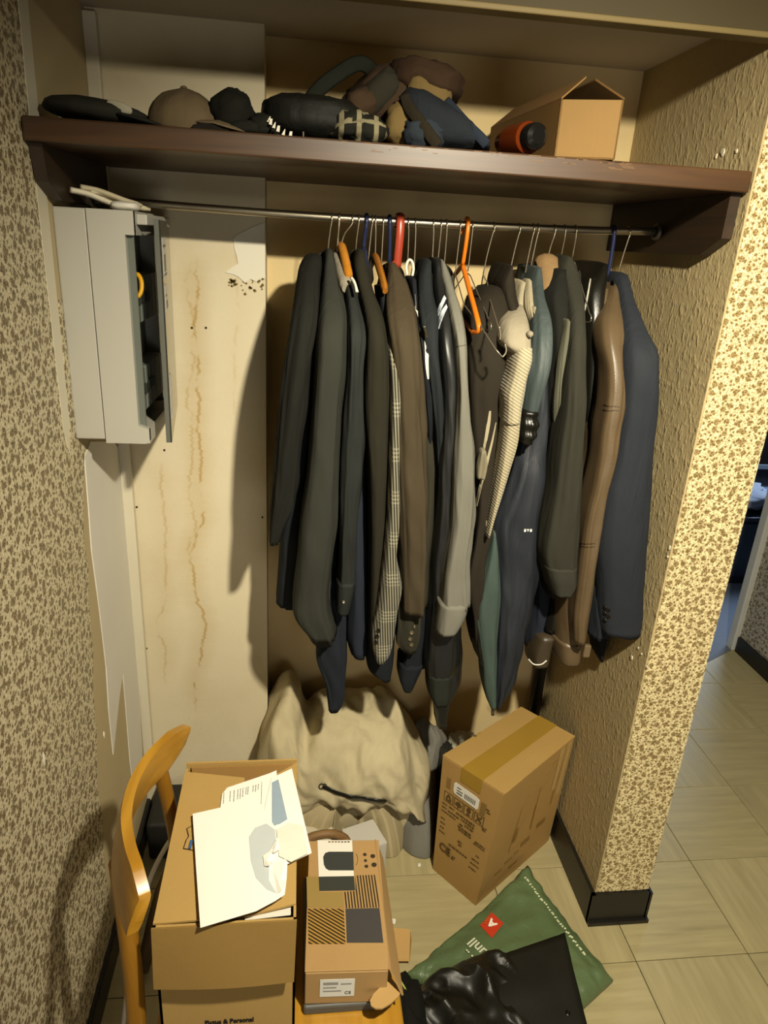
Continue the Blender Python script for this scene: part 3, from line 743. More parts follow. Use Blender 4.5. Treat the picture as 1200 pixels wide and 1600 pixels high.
# 7 navy jacket with white piping
g = garment('track_jacket', 645, 'navy track jacket with a white stripe down the sleeve, right of the brown blazer')
r = [(436, 638, 650, 1.46), (460, 640, 652, 1.44), (500, 646, 661, 1.39), (540, 652, 669, 1.345), (590, 656, 671, 1.345), (640, 660, 680, 1.36), (700, 660, 684, 1.40), (800, 655, 684, 1.405), (900, 645, 680, 1.405), (1000, 634, 668, 1.405), (1040, 627, 663, 1.405)]
s = sleeve(g, r, C_NAVYD, depth=.12)
sleeve(g, [(1034, 624, 662, 1.40), (1058, 623, 650, 1.40), (1072, 628, 643, 1.405)], C_NAVYD, name='cuff', n=12, fold=.003)
auto_body(g, r[:7], C_NAVYD, 700)
ribbon(s, s, [(643, 470, 649, 460), (645, 480, 650, 474), (649, 487, 650.5, 484)], M_PIPE, 'sleeve_stripe')
ribbon(s, s, [(650, 485, 651.5, 485), (656, 503, 660, 500), (662, 522, 667, 520), (663.5, 545, 668.5, 545), (664.5, 570, 669, 570), (668, 592, 669.5, 592)], M_PIPE, 'sleeve_stripe')
P = [at(640 + dx, y, Y=1.44) for dx, y in ((-4, 430), (-5, 415), (-1, 406), (4, 409), (6, 420), (4, 431))]
obj('hanging_loop', tube(smooth_path(P, 4), .0028, 6), M_PIPE, g, smooth=True)
# 8 black jacket
g = garment('fleece_jacket', 664, 'black fleece jacket hanging just left of the jacket with striped shoulder')
r = [(407, 660, 673, 1.475), (430, 653, 674, 1.45), (465, 652, 676, 1.41), (495, 654, 683, 1.365), (540, 660, 683, 1.34), (590, 668, 686, 1.335), (640, 673, 690, 1.345), (700, 678, 692, 1.36), (775, 680, 695, 1.37), (900, 672, 692, 1.375), (1000, 662, 690, 1.38), (1040, 660, 688, 1.38)]
sleeve(g, r, cloth('#242729'), depth=.11); auto_body(g, r, cloth('#242729'), 980); collar(g, 665, 408, C_BLACK)
# 9 black satin jacket with striped shoulder
g = garment('bomber_jacket', 684, 'black satin bomber jacket with two pale shoulder stripes and ribbed cuffs')
r = [(405, 676, 687, 1.475), (432, 675, 692, 1.455), (460, 678, 696, 1.42), (490, 683, 701, 1.38), (522, 684, 705, 1.35), (555, 685, 710, 1.338), (610, 689, 712, 1.335), (670, 689, 712, 1.335), (730, 685, 709, 1.34), (794, 684, 708, 1.345), (865, 676, 710, 1.35), (936, 672, 716, 1.352), (996, 666, 717, 1.355), (1035, 664, 715, 1.357), (1056, 668, 706, 1.36)]
s = sleeve(g, r, C_SATIN, depth=.11, fold=.009)
sleeve(g, [(1050, 668, 706, 1.355), (1066, 668, 704, 1.356), (1084, 670, 703, 1.357), (1093, 675, 700, 1.36)], cloth('#262822'), name='cuff', n=14, fold=.002)
sleeve(g, [(900, 676, 716, 1.47), (1030, 680, 716, 1.47), (1070, 681, 713, 1.47), (1092, 678, 700, 1.47), (1128, 681, 696, 1.475)], C_SATIN, depth=.08, n=22, name='rear_sleeve')
auto_body(g, r[:11], C_SATIN, 870); collar(g, 681, 406, C_BLACK)
ribbon(s, s, [(694, 462, 697, 467), (689, 473, 693, 476), (685, 484, 687.5, 488), (684, 493, 684.8, 496)], M_STRIPE, 'shoulder_stripe')
ribbon(s, s, [(697, 476, 699, 481), (691, 485, 695, 490), (686, 497, 690, 502), (684, 510, 686, 514), (683.4, 524, 684.6, 526)], M_STRIPE, 'shoulder_stripe')
# 10 grey shirt jacket
g = garment('shirt_jacket', 695, 'mid grey cotton shirt jacket with a buttoned cuff, left of the orange hanger', 'shirt')
r = [(408, 685, 692, 1.475), (426, 685, 701, 1.455), (450, 692, 708, 1.42), (480, 698, 719, 1.38), (510, 704, 725, 1.345), (538, 709, 728, 1.325), (565, 711, 729, 1.315), (610, 713, 731, 1.31), (655, 711, 735, 1.305), (690, 709, 739, 1.305), (760, 706, 741, 1.305), (813, 704, 740, 1.305), (865, 697, 731, 1.305), (900, 692, 730, 1.305), (945, 688, 731, 1.308)]
s = sleeve(g, r, C_GREY, depth=.10, fold=.009, n=60)
sleeve(g, [(940, 686, 731, 1.302), (952, 685, 730, 1.302), (968, 683, 724, 1.303), (984, 681, 713, 1.305)], C_GREY, name='cuff', n=12, fold=.002)
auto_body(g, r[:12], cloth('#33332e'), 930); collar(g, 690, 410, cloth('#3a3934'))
ribbon(s, s, [(711, 538, 711, 539.6), (716, 540, 716, 541.6), (722, 539.5, 722, 541), (728, 538, 728, 539.6)], cloth('#55534a'), 'armhole_seam', th=.0006)
# 11 brown-black fleece
g = garment('hooded_jacket', 768, 'brown-black jacket with beige lining edges, behind the two empty wire hangers')
r = [(450, 757, 792, 1.45), (468, 742, 798, 1.42), (500, 732, 802, 1.39), (540, 729, 805, 1.37), (600, 731, 800, 1.36), (650, 733, 795, 1.36), (700, 736, 790, 1.36), (750, 740, 786, 1.36), (800, 739, 775, 1.36), (841, 736, 764, 1.36), (884, 727, 757, 1.36), (917, 727, 755, 1.36), (955, 734, 756, 1.365), (1000, 739, 753, 1.37), (1027, 746, 753, 1.37)]
s = sleeve(g, r, C_DKBRN, depth=.12, fold=.01); auto_body(g, r[:9], C_DKBRN, 800)
collar(g, 778, 440, cloth('#38332a'), h=.05)
ribbon(s, s, [(764, 642, 767, 642), (761, 660, 766, 660), (758, 680, 762, 682), (755, 698, 758, 702)], C_CREAM, 'lining_edge')
ribbon(s, s, [(774, 660, 775, 660), (767, 690, 770, 690), (759, 720, 763, 720), (750, 756, 754, 757), (743, 790, 746, 791)], C_CREAM, 'lining_edge')
sleeve(g, [(700, 747, 756, 1.345), (722, 743, 755, 1.345), (743, 742, 750, 1.345)], cloth('#77705c'), name='patterned_cuff', n=12, depth=.04)
# dark high collar garment between
g = garment('polo_collar_jacket', 800, 'dark jacket with a high brown collar, right behind the cream jumper')
sleeve(g, [(415, 791, 798, 1.455), (440, 780, 803, 1.44), (462, 782, 806, 1.42), (485, 788, 812, 1.40), (560, 790, 825, 1.40), (700, 795, 830, 1.40), (850, 790, 825, 1.41)], C_DKBRN, depth=.16)
# 12 cream jumper
g = garment('cable_jumper', 812, 'cream knitted jumper slipping off its hanger, with a smooth grey shoulder and ribbed sleeve', 'jumper')
r = [(476, 803, 814, 1.42), (486, 793, 819, 1.385), (500, 786, 824, 1.35), (519, 783, 828, 1.325), (540, 785, 829, 1.31), (551, 797, 828, 1.312)]
sleeve(g, r, cloth('#948b77'), depth=.13, n=26, fold=.003, name='shoulder')
obj('shoulder_pad_point', blob(at(828, 522, Y=1.32), (.006, .01, .006), 2, .1), cloth('#948b77'), g, smooth=True)
r = [(542, 803, 829, 1.305), (560, 800, 829, 1.30), (585, 795, 822, 1.30), (615, 787, 816, 1.30), (640, 787, 811, 1.30), (658, 786, 809, 1.30)]
sleeve(g, r, C_KNIT, depth=.09, n=34, fold=.003, name='upper_sleeve')
r = [(640, 788, 811, 1.303), (685, 783, 806, 1.305), (730, 776, 793, 1.31), (787, 765, 775, 1.32), (832, 757, 761, 1.33)]
sleeve(g, r, m_knit('#857b63', '#a69c81'), depth=.07, n=34, fold=.003, name='lower_sleeve')
sleeve(g, [(438, 818, 826, 1.45), (460, 817, 828, 1.42), (480, 818, 830, 1.40), (503, 824, 831, 1.385)], C_CREAM, depth=.05, n=20, name='neckband')
sleeve(g, [(440, 806, 820, 1.46), (480, 800, 822, 1.43), (600, 795, 826, 1.42), (760, 785, 820, 1.42)], C_CREAM, depth=.2, name='body')
# 13 petrol jacket
g = garment('padded_jacket', 838, 'petrol blue padded jacket with a black elasticated cuff, right of the cream jumper')
r = [(418, 831, 842, 1.47), (440, 827, 845, 1.445), (462, 828, 848, 1.41), (490, 830, 856, 1.37), (525, 829, 861, 1.34), (560, 825, 861, 1.325), (590, 820, 855, 1.32), (620, 815, 844, 1.325), (645, 812, 837, 1.33)]
s = sleeve(g, r, C_TEAL, depth=.13, fold=.006)
sleeve(g, [(640, 810, 837, 1.322), (655, 808, 837, 1.32), (672, 807, 834, 1.322), (688, 807, 827, 1.325)], L_BLACK, name='cuff', n=20, depth=.09, fold=.008, ripple=1)
auto_body(g, r, C_TEAL, 645)
r = [(826, 766, 770, 1.37), (860, 760, 776, 1.362), (912, 748, 780, 1.355), (953, 741, 780, 1.355), (991, 746, 776, 1.355), (1028, 751, 774, 1.355), (1064, 754, 773, 1.357), (1090, 760, 772, 1.36), (1098, 763, 771, 1.36)]
sleeve(g, r, C_TEALB, depth=.08, fold=.006, name='hem_panel')
sleeve(g, [(955, 738, 748, 1.37), (1000, 739, 748, 1.37), (1028, 747, 752, 1.375)], L_BLACK, depth=.05, n=16, name='hem_edge')
obj('drawcord', tube([at(769, 1092, Y=1.375), at(770, 1104, Y=1.375), at(770, 1117, Y=1.375)], .0042, 8), cloth('#6d6450'), g, smooth=True)
collar(g, 836, 418, C_TEAL)
# 14 navy windbreaker
g = garment('windbreaker', 850, 'navy nylon windbreaker with tiny white mark, tapering down over the tall carton')
r = [(560, 838, 852, 1.40), (640, 826, 853, 1.385), (690, 808, 854, 1.375), (740, 796, 856, 1.365), (775, 783, 855, 1.36), (817, 769, 849, 1.36), (880, 774, 841, 1.36), (950, 775, 829, 1.36), (1000, 774, 818, 1.36), (1038, 773, 808, 1.362), (1062, 772, 801, 1.365), (1086, 771, 786, 1.37), (1098, 771, 776, 1.37)]
s = sleeve(g, r, C_WIND, depth=.10, fold=.016, n=64, seg=34)
for (x, h) in ((820.3, 5), (824.8, 5), (829.4, 5)):
    p = hit(s, x, 828.5, .0006)[0]
    P = [(p.x-.0022, p.y, p.z-.003), (p.x+.0022, p.y, p.z-.003), (p.x+.0022, p.y, p.z+.003), (p.x-.0022, p.y, p.z+.003)] if x != 824.8 else [(p.x-.0026, p.y, p.z+.003), (p.x, p.y, p.z-.003), (p.x+.0026, p.y, p.z+.003)]
    obj('printed_mark', prism(P, (0, -.0012, 0)), plain('#e8e6dd', .5), s)
body(g, [(600, 838, 856, 1.43), (760, 832, 858, 1.43), (850, 832, 862, 1.43), (908, 830, 863, 1.43), (960, 826, 865, 1.43), (1000, 819, 864, 1.43), (1012, 822, 848, 1.43)], C_NAVY)
# 15 dark hooded sweatshirt
g = garment('sweatshirt', 884, 'charcoal sweatshirt with wide ribbed cuffs, between the windbreaker and the brown leather coat', 'sweatshirt')
r = [(402, 877, 890, 1.47), (420, 871, 900, 1.455), (450, 879, 906, 1.415), (480, 885, 910, 1.375), (520, 886, 912, 1.34), (580, 882, 912, 1.32), (640, 878, 912, 1.31), (700, 869, 910, 1.305), (760, 862, 908, 1.305), (829, 849, 905, 1.305), (865, 845, 902, 1.308), (888, 849, 901, 1.31)]
s = sleeve(g, r, C_CHAR, depth=.11, fold=.005)
sleeve(g, [(883, 850, 901, 1.306), (900, 854, 900, 1.306), (912, 857, 899, 1.308), (924, 861, 890, 1.31)], cloth('#33322b', bump=.6), name='cuff', n=18, fold=.002)
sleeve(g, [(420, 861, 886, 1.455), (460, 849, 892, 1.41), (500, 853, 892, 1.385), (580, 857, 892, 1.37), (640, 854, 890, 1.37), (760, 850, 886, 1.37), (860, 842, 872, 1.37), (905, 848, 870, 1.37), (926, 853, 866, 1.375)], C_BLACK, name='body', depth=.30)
sleeve(g, [(500, 878, 884, 1.358), (560, 868, 881, 1.355), (600, 864, 881, 1.355), (640, 862, 879, 1.355), (670, 863, 876, 1.357), (695, 866, 871, 1.36)], cloth('#5b5a4b'), name='lining_panel', depth=.04, n=26)
collar(g, 884, 402, C_CHAR, h=.05, rx=.026)
# 16 black leather jacket with white piping
g = garment('leather_jacket', 938, 'black leather jacket with thin pale piping, hanging left of the brown leather coat')
r = [(412, 936, 944, 1.475), (430, 922, 947, 1.46), (447, 912, 947, 1.445), (500, 911, 942, 1.42), (570, 909, 938, 1.41), (640, 907, 932, 1.41), (700, 902, 922, 1.41), (800, 890, 910, 1.41), (900, 866, 890, 1.41), (980, 845, 876, 1.41)]
s = sleeve(g, r, L_BLACK, depth=.2, fold=.006)
ribbon(s, s, [(922.4, 436, 923.6, 436), (919, 455, 920.6, 455), (915.6, 473, 917.4, 473), (912.6, 486, 914, 487)], M_PIPE, 'piping')
cf = sleeve(g, [(990, 838, 866, 1.40), (1012, 830, 860, 1.40), (1034, 828, 855, 1.40)], m_leather('#3d3426'), name='cuff', n=14, fold=.002)
obj('cuff_lining', tube(smooth_path([at(x, y, Y=1.398) for x, y in ((826, 1030), (834, 1038), (846, 1038), (854, 1032))], 4), .0018, 6), M_PIPE, cf, smooth=True)
collar(g, 940, 414, L_BLACK, h=.05)
# 17 brown leather coat
g = garment('leather_coat', 955, 'long brown leather coat with seamed sleeve and belted hem, left of the navy blazer', 'coat')
r = [(443, 951, 963, 1.47), (462, 945, 963, 1.44), (495, 935, 971, 1.385), (532, 935, 975, 1.35), (580, 943, 976, 1.325), (640, 940, 971, 1.31), (670, 935, 965, 1.308), (715, 930, 957, 1.308), (760, 922, 946, 1.308), (802, 912, 938, 1.31), (850, 905, 932, 1.31), (900, 899, 927, 1.312), (961, 892, 918, 1.315), (998, 893, 911, 1.32)]
s = sleeve(g, r, L_BROWN, depth=.09, fold=.006, n=60)
for pts in (((944, 632), (952, 635), (962, 635), (968, 636)), ((943, 640), (952, 642), (962, 641), (967, 642)), ((908, 848), (915, 850), (930, 849)), ((908, 853), (918, 855), (929, 854))):
    ribbon(s, s, [(x, y - .7, x, y + .7) for x, y in pts], m_leather('#3f3322'), 'seam', th=.0005)
bd = sleeve(g, [(450, 930, 948, 1.455), (500, 927, 940, 1.42), (545, 929, 940, 1.395), (600, 932, 944, 1.375), (640, 928, 945, 1.37), (670, 920, 938, 1.365), (730, 911, 930, 1.365), (800, 900, 925, 1.365), (900, 878, 915, 1.365), (960, 869, 912, 1.365), (1004, 868, 910, 1.365)], L_BROWN, name='body', depth=.30, fold=.008)
ribbon(bd, bd, [(933.2, 545, 934.8, 545), (929.6, 575, 931.4, 575), (924, 605, 926, 605), (917, 633, 918.6, 634)], M_PIPE, 'piping')
b = sleeve(g, [(1000, 867, 911, 1.358), (1008, 867, 911, 1.358), (1024, 868, 910, 1.358), (1031, 869, 908, 1.36)], L_BROWN, name='hem_band', depth=.31, n=12, fold=.002)
button(b, 903, 1011, 1.355, M_BTNM, .004)
obj('belt_tab', rbox(tuple(at(911, 1028, Y=1.35)), tuple(at(922, 1005, Y=1.362)), .003), m_leather('#6a5a42'), b)
# 18 navy blazer
g = garment('blazer', 966, 'navy blue blazer at the right end of the rail, beside the rough tan wall')
r = [(428, 958, 976, 1.475), (440, 958, 981, 1.455), (460, 962, 985, 1.43), (490, 968, 997, 1.385), (520, 972, 1011, 1.345), (545, 974, 1025, 1.315), (570, 974, 1027, 1.303), (640, 969, 1025, 1.30), (715, 957, 1019, 1.30), (775, 942, 1017, 1.30), (844, 934, 1012, 1.30), (919, 936, 1006, 1.305), (978, 938, 1003, 1.31), (988, 940, 1000, 1.31)]
s = sleeve(g, r, cloth('#272a30', rough=.75), depth=.12, fold=.004, n=60)
for (x, y) in ((946, 949), (951, 953), (946, 958), (951, 963), (946, 969)): button(s, x, y, 1.302, M_BTN, .005)
sleeve(g, [(560, 966, 990, 1.36), (715, 950, 985, 1.355), (844, 930, 960, 1.35), (919, 922, 950, 1.35), (990, 918, 945, 1.35)], cloth('#23262c', rough=.75), name='vent_panel', depth=.1)
body(g, [(440, 960, 978, 1.485), (490, 970, 992, 1.43), (545, 975, 1012, 1.40), (700, 955, 1005, 1.40), (850, 936, 990, 1.40), (960, 925, 975, 1.40)], C_NAVY)
sleeve(g, [(940, 928, 945, 1.43), (1000, 929, 942, 1.43), (1024, 932, 938, 1.43)], C_NAVYD, name='rear_sleeve', depth=.08, n=14)
collar(g, 968, 432, C_NAVYD, h=.035, rx=.02)

# hangers: label by what they hold
for px, bx, by, lb in ((518, 512, 398, 'thin wire hanger holding the black coat at the left end'), (529, 527, 402, 'thin wire hanger holding the charcoal overcoat'),
        (560, 555, 400, 'thin wire hanger holding the olive-black blazer'), (581, 574, 424, 'thin wire hanger with long stem, right of the first blue hanger'),
        (598, 595, 425, 'thin wire hanger just right of the second wooden hanger'), (637, 636, 430, 'thin wire hanger close right of the red hanger'),
        (648, 646, 436, 'thin wire hanger holding the track jacket with white stripe'), (676, 674, 428, 'thin wire hanger holding the black fleece jacket'),
        (688, 684, 410, 'thin wire hanger holding the bomber jacket with striped shoulder'), (697, 694, 414, 'thin wire hanger holding the grey shirt jacket'),
        (811, 797, 424, 'thin wire hanger holding the dark jacket with high brown collar'), (833, 818, 440, 'thin wire hanger holding the cream knitted jumper'),
        (840, 825, 440, 'thin wire hanger holding the petrol blue jacket'), (882, 877, 400, 'faint wire hanger, left one over the charcoal sweatshirt'),
        (899, 894, 404, 'bright wire hanger, right one over the charcoal sweatshirt'), (983, 965, 430, 'thin wire hanger holding the navy blazer at the right end')):
    wire_hanger(px, bx, by, lb, arm=.15, drop=.10)
# the large empty hanger, turned so its bar shows
def empty_hanger(px, b, pts, label, tips):
    x = rod_x(px); t = thing('wire_hanger', (x, RODY, rodz(x)), label, 'hanger', 'hangers on the rail')
    bb = at(b[0], b[1], Y=RODY)
    obj('hook', tube(hook_path(x, bb.x, bb.z), .0013, 6), M_WIRE, t, smooth=True)
    obj('shoulder_wire', tube([at(X_, Y_, Y=d_) for X_, Y_, d_ in pts], .0013, 6), M_WIRE, t, smooth=True)
    for tp in tips: obj('trouser_clip', tube(smooth_path([at(X_, Y_, Y=d_) for X_, Y_, d_ in tp], 4), .0018, 6), M_WIRE, t, smooth=True)
empty_hanger(771, (755, 428), [(748, 500, 1.62), (750, 470, 1.60), (753, 440, 1.54), (755, 429, RODY), (757, 434, RODY), (762, 442, 1.50), (762, 456, 1.47), (780, 515, 1.27), (782, 524, 1.262)], 'empty wire hanger, large and turned, in front of the cream jumper', [[(780, 510, 1.262), (782, 522, 1.262), (781, 531, 1.262)]])
empty_hanger(718, (711, 430), [(708, 450, 1.60), (710, 436, 1.56), (712, 430, RODY), (715, 440, 1.51), (725, 476, 1.42), (750, 508, 1.33), (774, 545, 1.262), (785, 558, 1.255)], 'empty wire hanger whose long bar slants below the orange hanger', [[(785, 558, 1.255), (790, 552, 1.255), (791, 545, 1.255), (789, 538, 1.255)]])
wire_hanger(737, 731, 424, 'empty wire hanger just right of the orange hanger', yaw=.10, arm=.17, drop=.085, tips=True)
WOOD_H = wood('#a8691c', '#c4842c', 'Y', .35)
bar_hanger(550, 533, 385, 'orange-brown wooden hanger, the left one, beside the grey padded hanger', WOOD_H, 'wooden_hanger', yaw=.10, tall=.0095, thick=.009, drop=.055, arm=.11)
bar_hanger(586, 586, 402, 'orange-brown wooden hanger, the right one, holding the navy jumper', wood('#8a5418', '#a56b24', 'Y', .4), 'wooden_hanger', yaw=.10, arm=.115, tall=.0095, thick=.007, drop=.058)
ph = bar_hanger(530, 526, 404, 'grey fabric padded hanger holding the black suit jacket', cloth('#8c8574'), 'padded_hanger', yaw=.13, tall=.013, thick=.014, drop=.05, arm=.125)
obj('end_trim', tube(smooth_path([at(x, y, Y=yf) for x, y, yf in ((549, 434, 1.39), (554, 442, 1.375), (558, 456, 1.355))], 4), .003, 6), M_PIPE, ph, smooth=True)
bar_hanger(866, 855, 408, 'broad tan padded hanger between the petrol jacket and the charcoal sweatshirt', cloth('#8a6f4c'), 'padded_hanger', yaw=-.03, tall=.016, thick=.026, arm=.08, drop=.06)
BLUE = plain('#1c2342', .35); RED = plain('#983a26', .32); ORANGE = plain('#d9741a', .32)
for px, bx, by, lb in ((572, 568, 392, 'dark blue plastic hanger, the left one, over the olive-black blazer'), (608, 608, 416, 'dark blue plastic hanger next to the red hanger'), (958, 948, 440, 'dark blue plastic hanger holding the black leather jacket')):
    bar_hanger(px, bx, by, lb, BLUE, 'plastic_hanger', arm=.07, drop=.035, tall=.008, thick=.007, hookmat=BLUE, hookr=.0042)
# red hanger with a flat moulded hook
x = rod_x(624); t = thing('plastic_hanger', (x, RODY, rodz(x)), 'red plastic hanger with a broad flat hook holding the brown blazer', 'hanger', 'hangers on the rail')
b = at(622, 418, Y=1.50)
P = smooth_path([(x, RODY + .017, rodz(x) - .012), (x, RODY + .014, rodz(x) + .008), (x, RODY, rodz(x) + .013), (x, RODY - .014, rodz(x) + .007), (x, RODY - .019, rodz(x) - .02), ((x + b.x)/2, RODY - .018, rodz(x) - .05), (b.x, RODY - .012, b.z)], 4)
obj('hook', tube(P, .0085, 10, flat=.5, up=(0, 1, .2)), RED, t, smooth=True)
obj('shoulder_bar', tube(smooth_path([(b.x, RODY + s*.10, b.z - .012 - .075*abs(s)) for s in (-1, -.6, 0, .6, 1)], 4), .006, 8), RED, t, smooth=True)
obj('notch', tube([(b.x - .010, RODY - .03, b.z + .012), (b.x - .009, RODY - .03, b.z + .002), (b.x - .004, RODY - .025, b.z - .006)], .003, 6), RED, t, smooth=True)
# orange tubular hanger
x = rod_x(729); t = thing('plastic_hanger', (x, RODY, rodz(x)), 'bright orange tubular plastic hanger, empty, in the middle of the rail', 'hanger', 'hangers on the rail')
n0 = at(723, 414, Y=RODY); f0 = at(746, 500, Y=1.345); f1 = at(748, 516, Y=1.335); f2 = at(738, 519, Y=1.36); bk = at(700, 442, Y=1.66)
obj('hook', tube(smooth_path([(x - .004, RODY + .017, rodz(x) - .018), (x, RODY + .014, rodz(x) + .006), (x, RODY, rodz(x) + .013), (x, RODY - .015, rodz(x) + .004), (x - .001, RODY - .017, rodz(x) - .03), (n0.x, RODY, n0.z)], 4), .0042, 10), ORANGE, t, smooth=True)
obj('front_arm', tube(smooth_path([n0, n0.lerp(f0, .5), f0, f1, f2], 5), .0052, 10), ORANGE, t, smooth=True)
obj('rear_arm', tube(smooth_path([n0, n0.lerp(bk, .5), bk, bk + Vector((.004, .01, -.012))], 5), .005, 10), ORANGE, t, smooth=True)
obj('trouser_bar', tube(smooth_path([f2, f2.lerp(bk, .5) + Vector((0, 0, -.012)), bk + Vector((.004, .01, -.012))], 4), .004, 8), plain('#8a4a16', .4), t, smooth=True)

# ------------------------------------------------------------------ fuse box on the left wall
M_BOX = plain('#a9a69b', .45, var=.03, scale=3); M_BOXD = plain('#5d625a', .5, var=.1); M_SMOKE = m_smoke()
fb = thing('fuse_box', (XL, 1.50, 1.26), 'off-white electrical fuse box with open smoky door on the left alcove wall', 'fuse box')
y0, y1, z0, z1 = 1.385, 1.655, 1.258, 1.676
obj('back_box', rbox((XL, y0, z0), (XL + .056, y1, z1), .003), M_BOX, fb)
x0, x1 = XL + .0575, XL + .140
xr = x1 - .019                                       # the cover steps back in the middle, where the door sits
P = [(x0, z0 - .006), (x1 - .006, z0 - .006), (x1, z0), (x1, z0 + .024), (xr, z0 + .030), (xr, z1 - .040), (x1 - .003, z1 - .040), (x1 - .003, z1), (x0, z1)]
V, Fc = [], []
cv = prism([(x, y0 - .004, z) for x, z in P], (0, .014, 0)); cv2 = prism([(x, y1 - .010, z) for x, z in P], (0, .014, 0))
top = box((x0, y0, z1 - .04), (x1 - .003, y1, z1)); bot = box((x0, y0, z0 - .006), (x1, y1, z0 + .024)); wall = box((x0, y0, z0 + .024), (x0 + .03, y1, z1 - .04))
obj('cover', join(cv, cv2, top, bot, wall), M_BOX, fb)
obj('recess', join(box((x0 + .03, y0 + .010, z0 + .024), (x0 + .034, y1 - .010, z1 - .04)), box((xr - .002, y0 + .012, z0 + .10), (xr + .004, y1 - .012, z0 + .106)), box((x0 + .034, y0 + .010, z0 + .024), (xr + .012, y0 + .014, z1 - .04))), M_BOXD, fb)
obj('ledge', rbox((x1 - .003, y0 + .02, z1 - .022), (x1 + .016, y1 - .01, z1 - .004), .002), M_BOX, fb)
for r in range(2):
    for k in range(6):
        ya = y0 + .03 + k*.036; za = z0 + .05 + r*.17
        b = obj('breaker', rbox((x0 + .034, ya, za), (xr + .006, ya + .030, za + .085), .002), plain('#646a62', .5), fb)
        if k < 3: obj('switch', rbox((xr + .006, ya + .010, za + .035), (xr + .012, ya + .020, za + .055), .001), plain('#22261f', .4), b)
p = at(213, 446, Y=y0 + .03)
obj('wire_loop', tube([(p.x + .010*math.sin(q), p.y + .012*math.cos(q)*.5, p.z + .020*math.cos(q)) for q in [PI*2*k/22 for k in range(23)]], .0042, 8), plain('#c8930f', .4), fb, smooth=True)
# door hinged at the far edge, standing ajar
dn, df = Vector((XL + .183, y0 - .004, 0)), Vector((XL + .150, y1 + .008, 0)); dd = (df - dn).normalized(); nx = Vector((dd.y, -dd.x, 0))
zb_, zt_ = z0 - .002, z1 - .012
dp = [dn + Vector((0, 0, zb_)), df + Vector((0, 0, zb_ + .012)), df + Vector((0, 0, zt_)), dn + Vector((0, 0, zt_))]
door = obj('door', prism(dp, -nx*.0028), M_SMOKE, fb)
obj('door_rim', prism([dp[0], dp[3], dp[3] - nx*.011, dp[0] - nx*.011], dd*.0028), plain('#54554d', .35), fb)
obj('hinge', tube([df - nx*.006 + Vector((0, 0, z0 + .03)), df - nx*.006 + Vector((0, 0, z1 - .05))], .004, 8), M_BOX, fb)
def onDoor(u0, u1, za, zb2, m, nm='sticker', lift=.0004, parent=None):
    a, b = dn + dd*u0 + nx*lift, dn + dd*u1 + nx*lift
    return obj(nm, prism([a + Vector((0, 0, za)), b + Vector((0, 0, za)), b + Vector((0, 0, zb2)), a + Vector((0, 0, zb2))], nx*.0005), m, parent or door)
PW = plain('#cfcabd', .6, var=.04)
for (u0, u1, za, zb2) in ((.012, .11, 1.565, 1.634), (.018, .085, 1.505, 1.552), (.022, .060, 1.300, 1.385)): onDoor(u0, u1, za, zb2, PW)
for (u0, u1, za, zb2) in ((.015, .10, 1.618, 1.622), (.040, .08, 1.575, 1.605), (.02, .10, 1.568, 1.571), (.03, .07, 1.530, 1.533), (.045, .08, 1.508, 1.522)): onDoor(u0, u1, za, zb2, plain('#6d6a60', .6), 'print', .0012)
cl = thing('folded_cloth', (XL + .04, 1.42, z1), 'folded white cloth strip lying on top of the fuse box', 'cloth')
for k, (dx, dz, ln) in enumerate(((0, .010, .11), (.016, .016, .12), (.030, .012, .10), (.020, .006, .13))):
    a = Vector((XL + .03 + dx*.9, 1.40 + .01*k, z1 + dz + .018)); b = a + Vector((ln*.75, .06, -.024 + .002*k))
    obj('fold', tube(smooth_path([a, a.lerp(b, .3) + Vector((0, 0, .003)), a.lerp(b, .7), b], 5), [.009]*14 + [.006]*2, 10, flat=.55, up=(0, 0, 1)), cloth(('#d3cbb4', '#b8ad90', '#cdc4aa', '#bdb497')[k]), cl, smooth=True)
obj('label', blob((XL + .115, 1.43, z1 + .008), (.024, .03, .008), 3, .05), PW, cl, smooth=True)

# ------------------------------------------------------------------ things on the shelf
ZS = 1.80
t = thing('flat_cap', (-.325, 1.37, ZS), 'dark flat cap with a pale patch at the left end of the shelf', 'cap')
obj('crown', blob((-.335, 1.37, ZS + .022), (.085, .075, .020), 2.2, .05, 2, 3.0, ry=.08, zmin=ZS), cloth('#24241d'), t, smooth=True)
obj('peak', blob((-.262, 1.35, ZS + .011), (.045, .06, .006), 2.2, .03, 2, 5.0, ry=.16, zmin=ZS), cloth('#1e1e18'), t, smooth=True)
obj('patch', blob((-.288, 1.312, ZS + .026), (.02, .004, .008), 2.5, .02, ry=.25), cloth('#8f8a78'), t, smooth=True)
t = thing('baseball_cap', (-.18, 1.36, ZS), 'beige brown baseball cap on the shelf, right of the flat cap', 'cap')
V, Fc = blob((0, 0, 0), (.062, .062, .062), 2.1, .03, 2, 7.0)
V = [Vector((v.x, v.y, max(v.z, -.004))) for v in V]
obj('crown', xf((V, Fc), (-.195, 1.37, ZS + .006), 0, 0, .1), cloth('#574a36'), t, smooth=True)
obj('visor', xf((lambda vf: ([Vector((v.x, v.y, v.z - 2.2*v.y*v.y - .25*max(0, v.x))) for v in vf[0]], vf[1]))(blob((0, 0, 0), (.052, .05, .004), 2.4, .01)), (-.128, 1.345, ZS + .018), -.25), cloth('#5d503c'), t, smooth=True)
obj('opening', disc((-.145, 1.303, ZS), (1, 0, 0), (0, 0, 1), 0, .006, .03, .006, .002), cloth('#17140f'), t)
obj('button', blob((-.195, 1.37, ZS + .069), (.006, .006, .004), 2, 0), cloth('#574a36'), t, smooth=True)
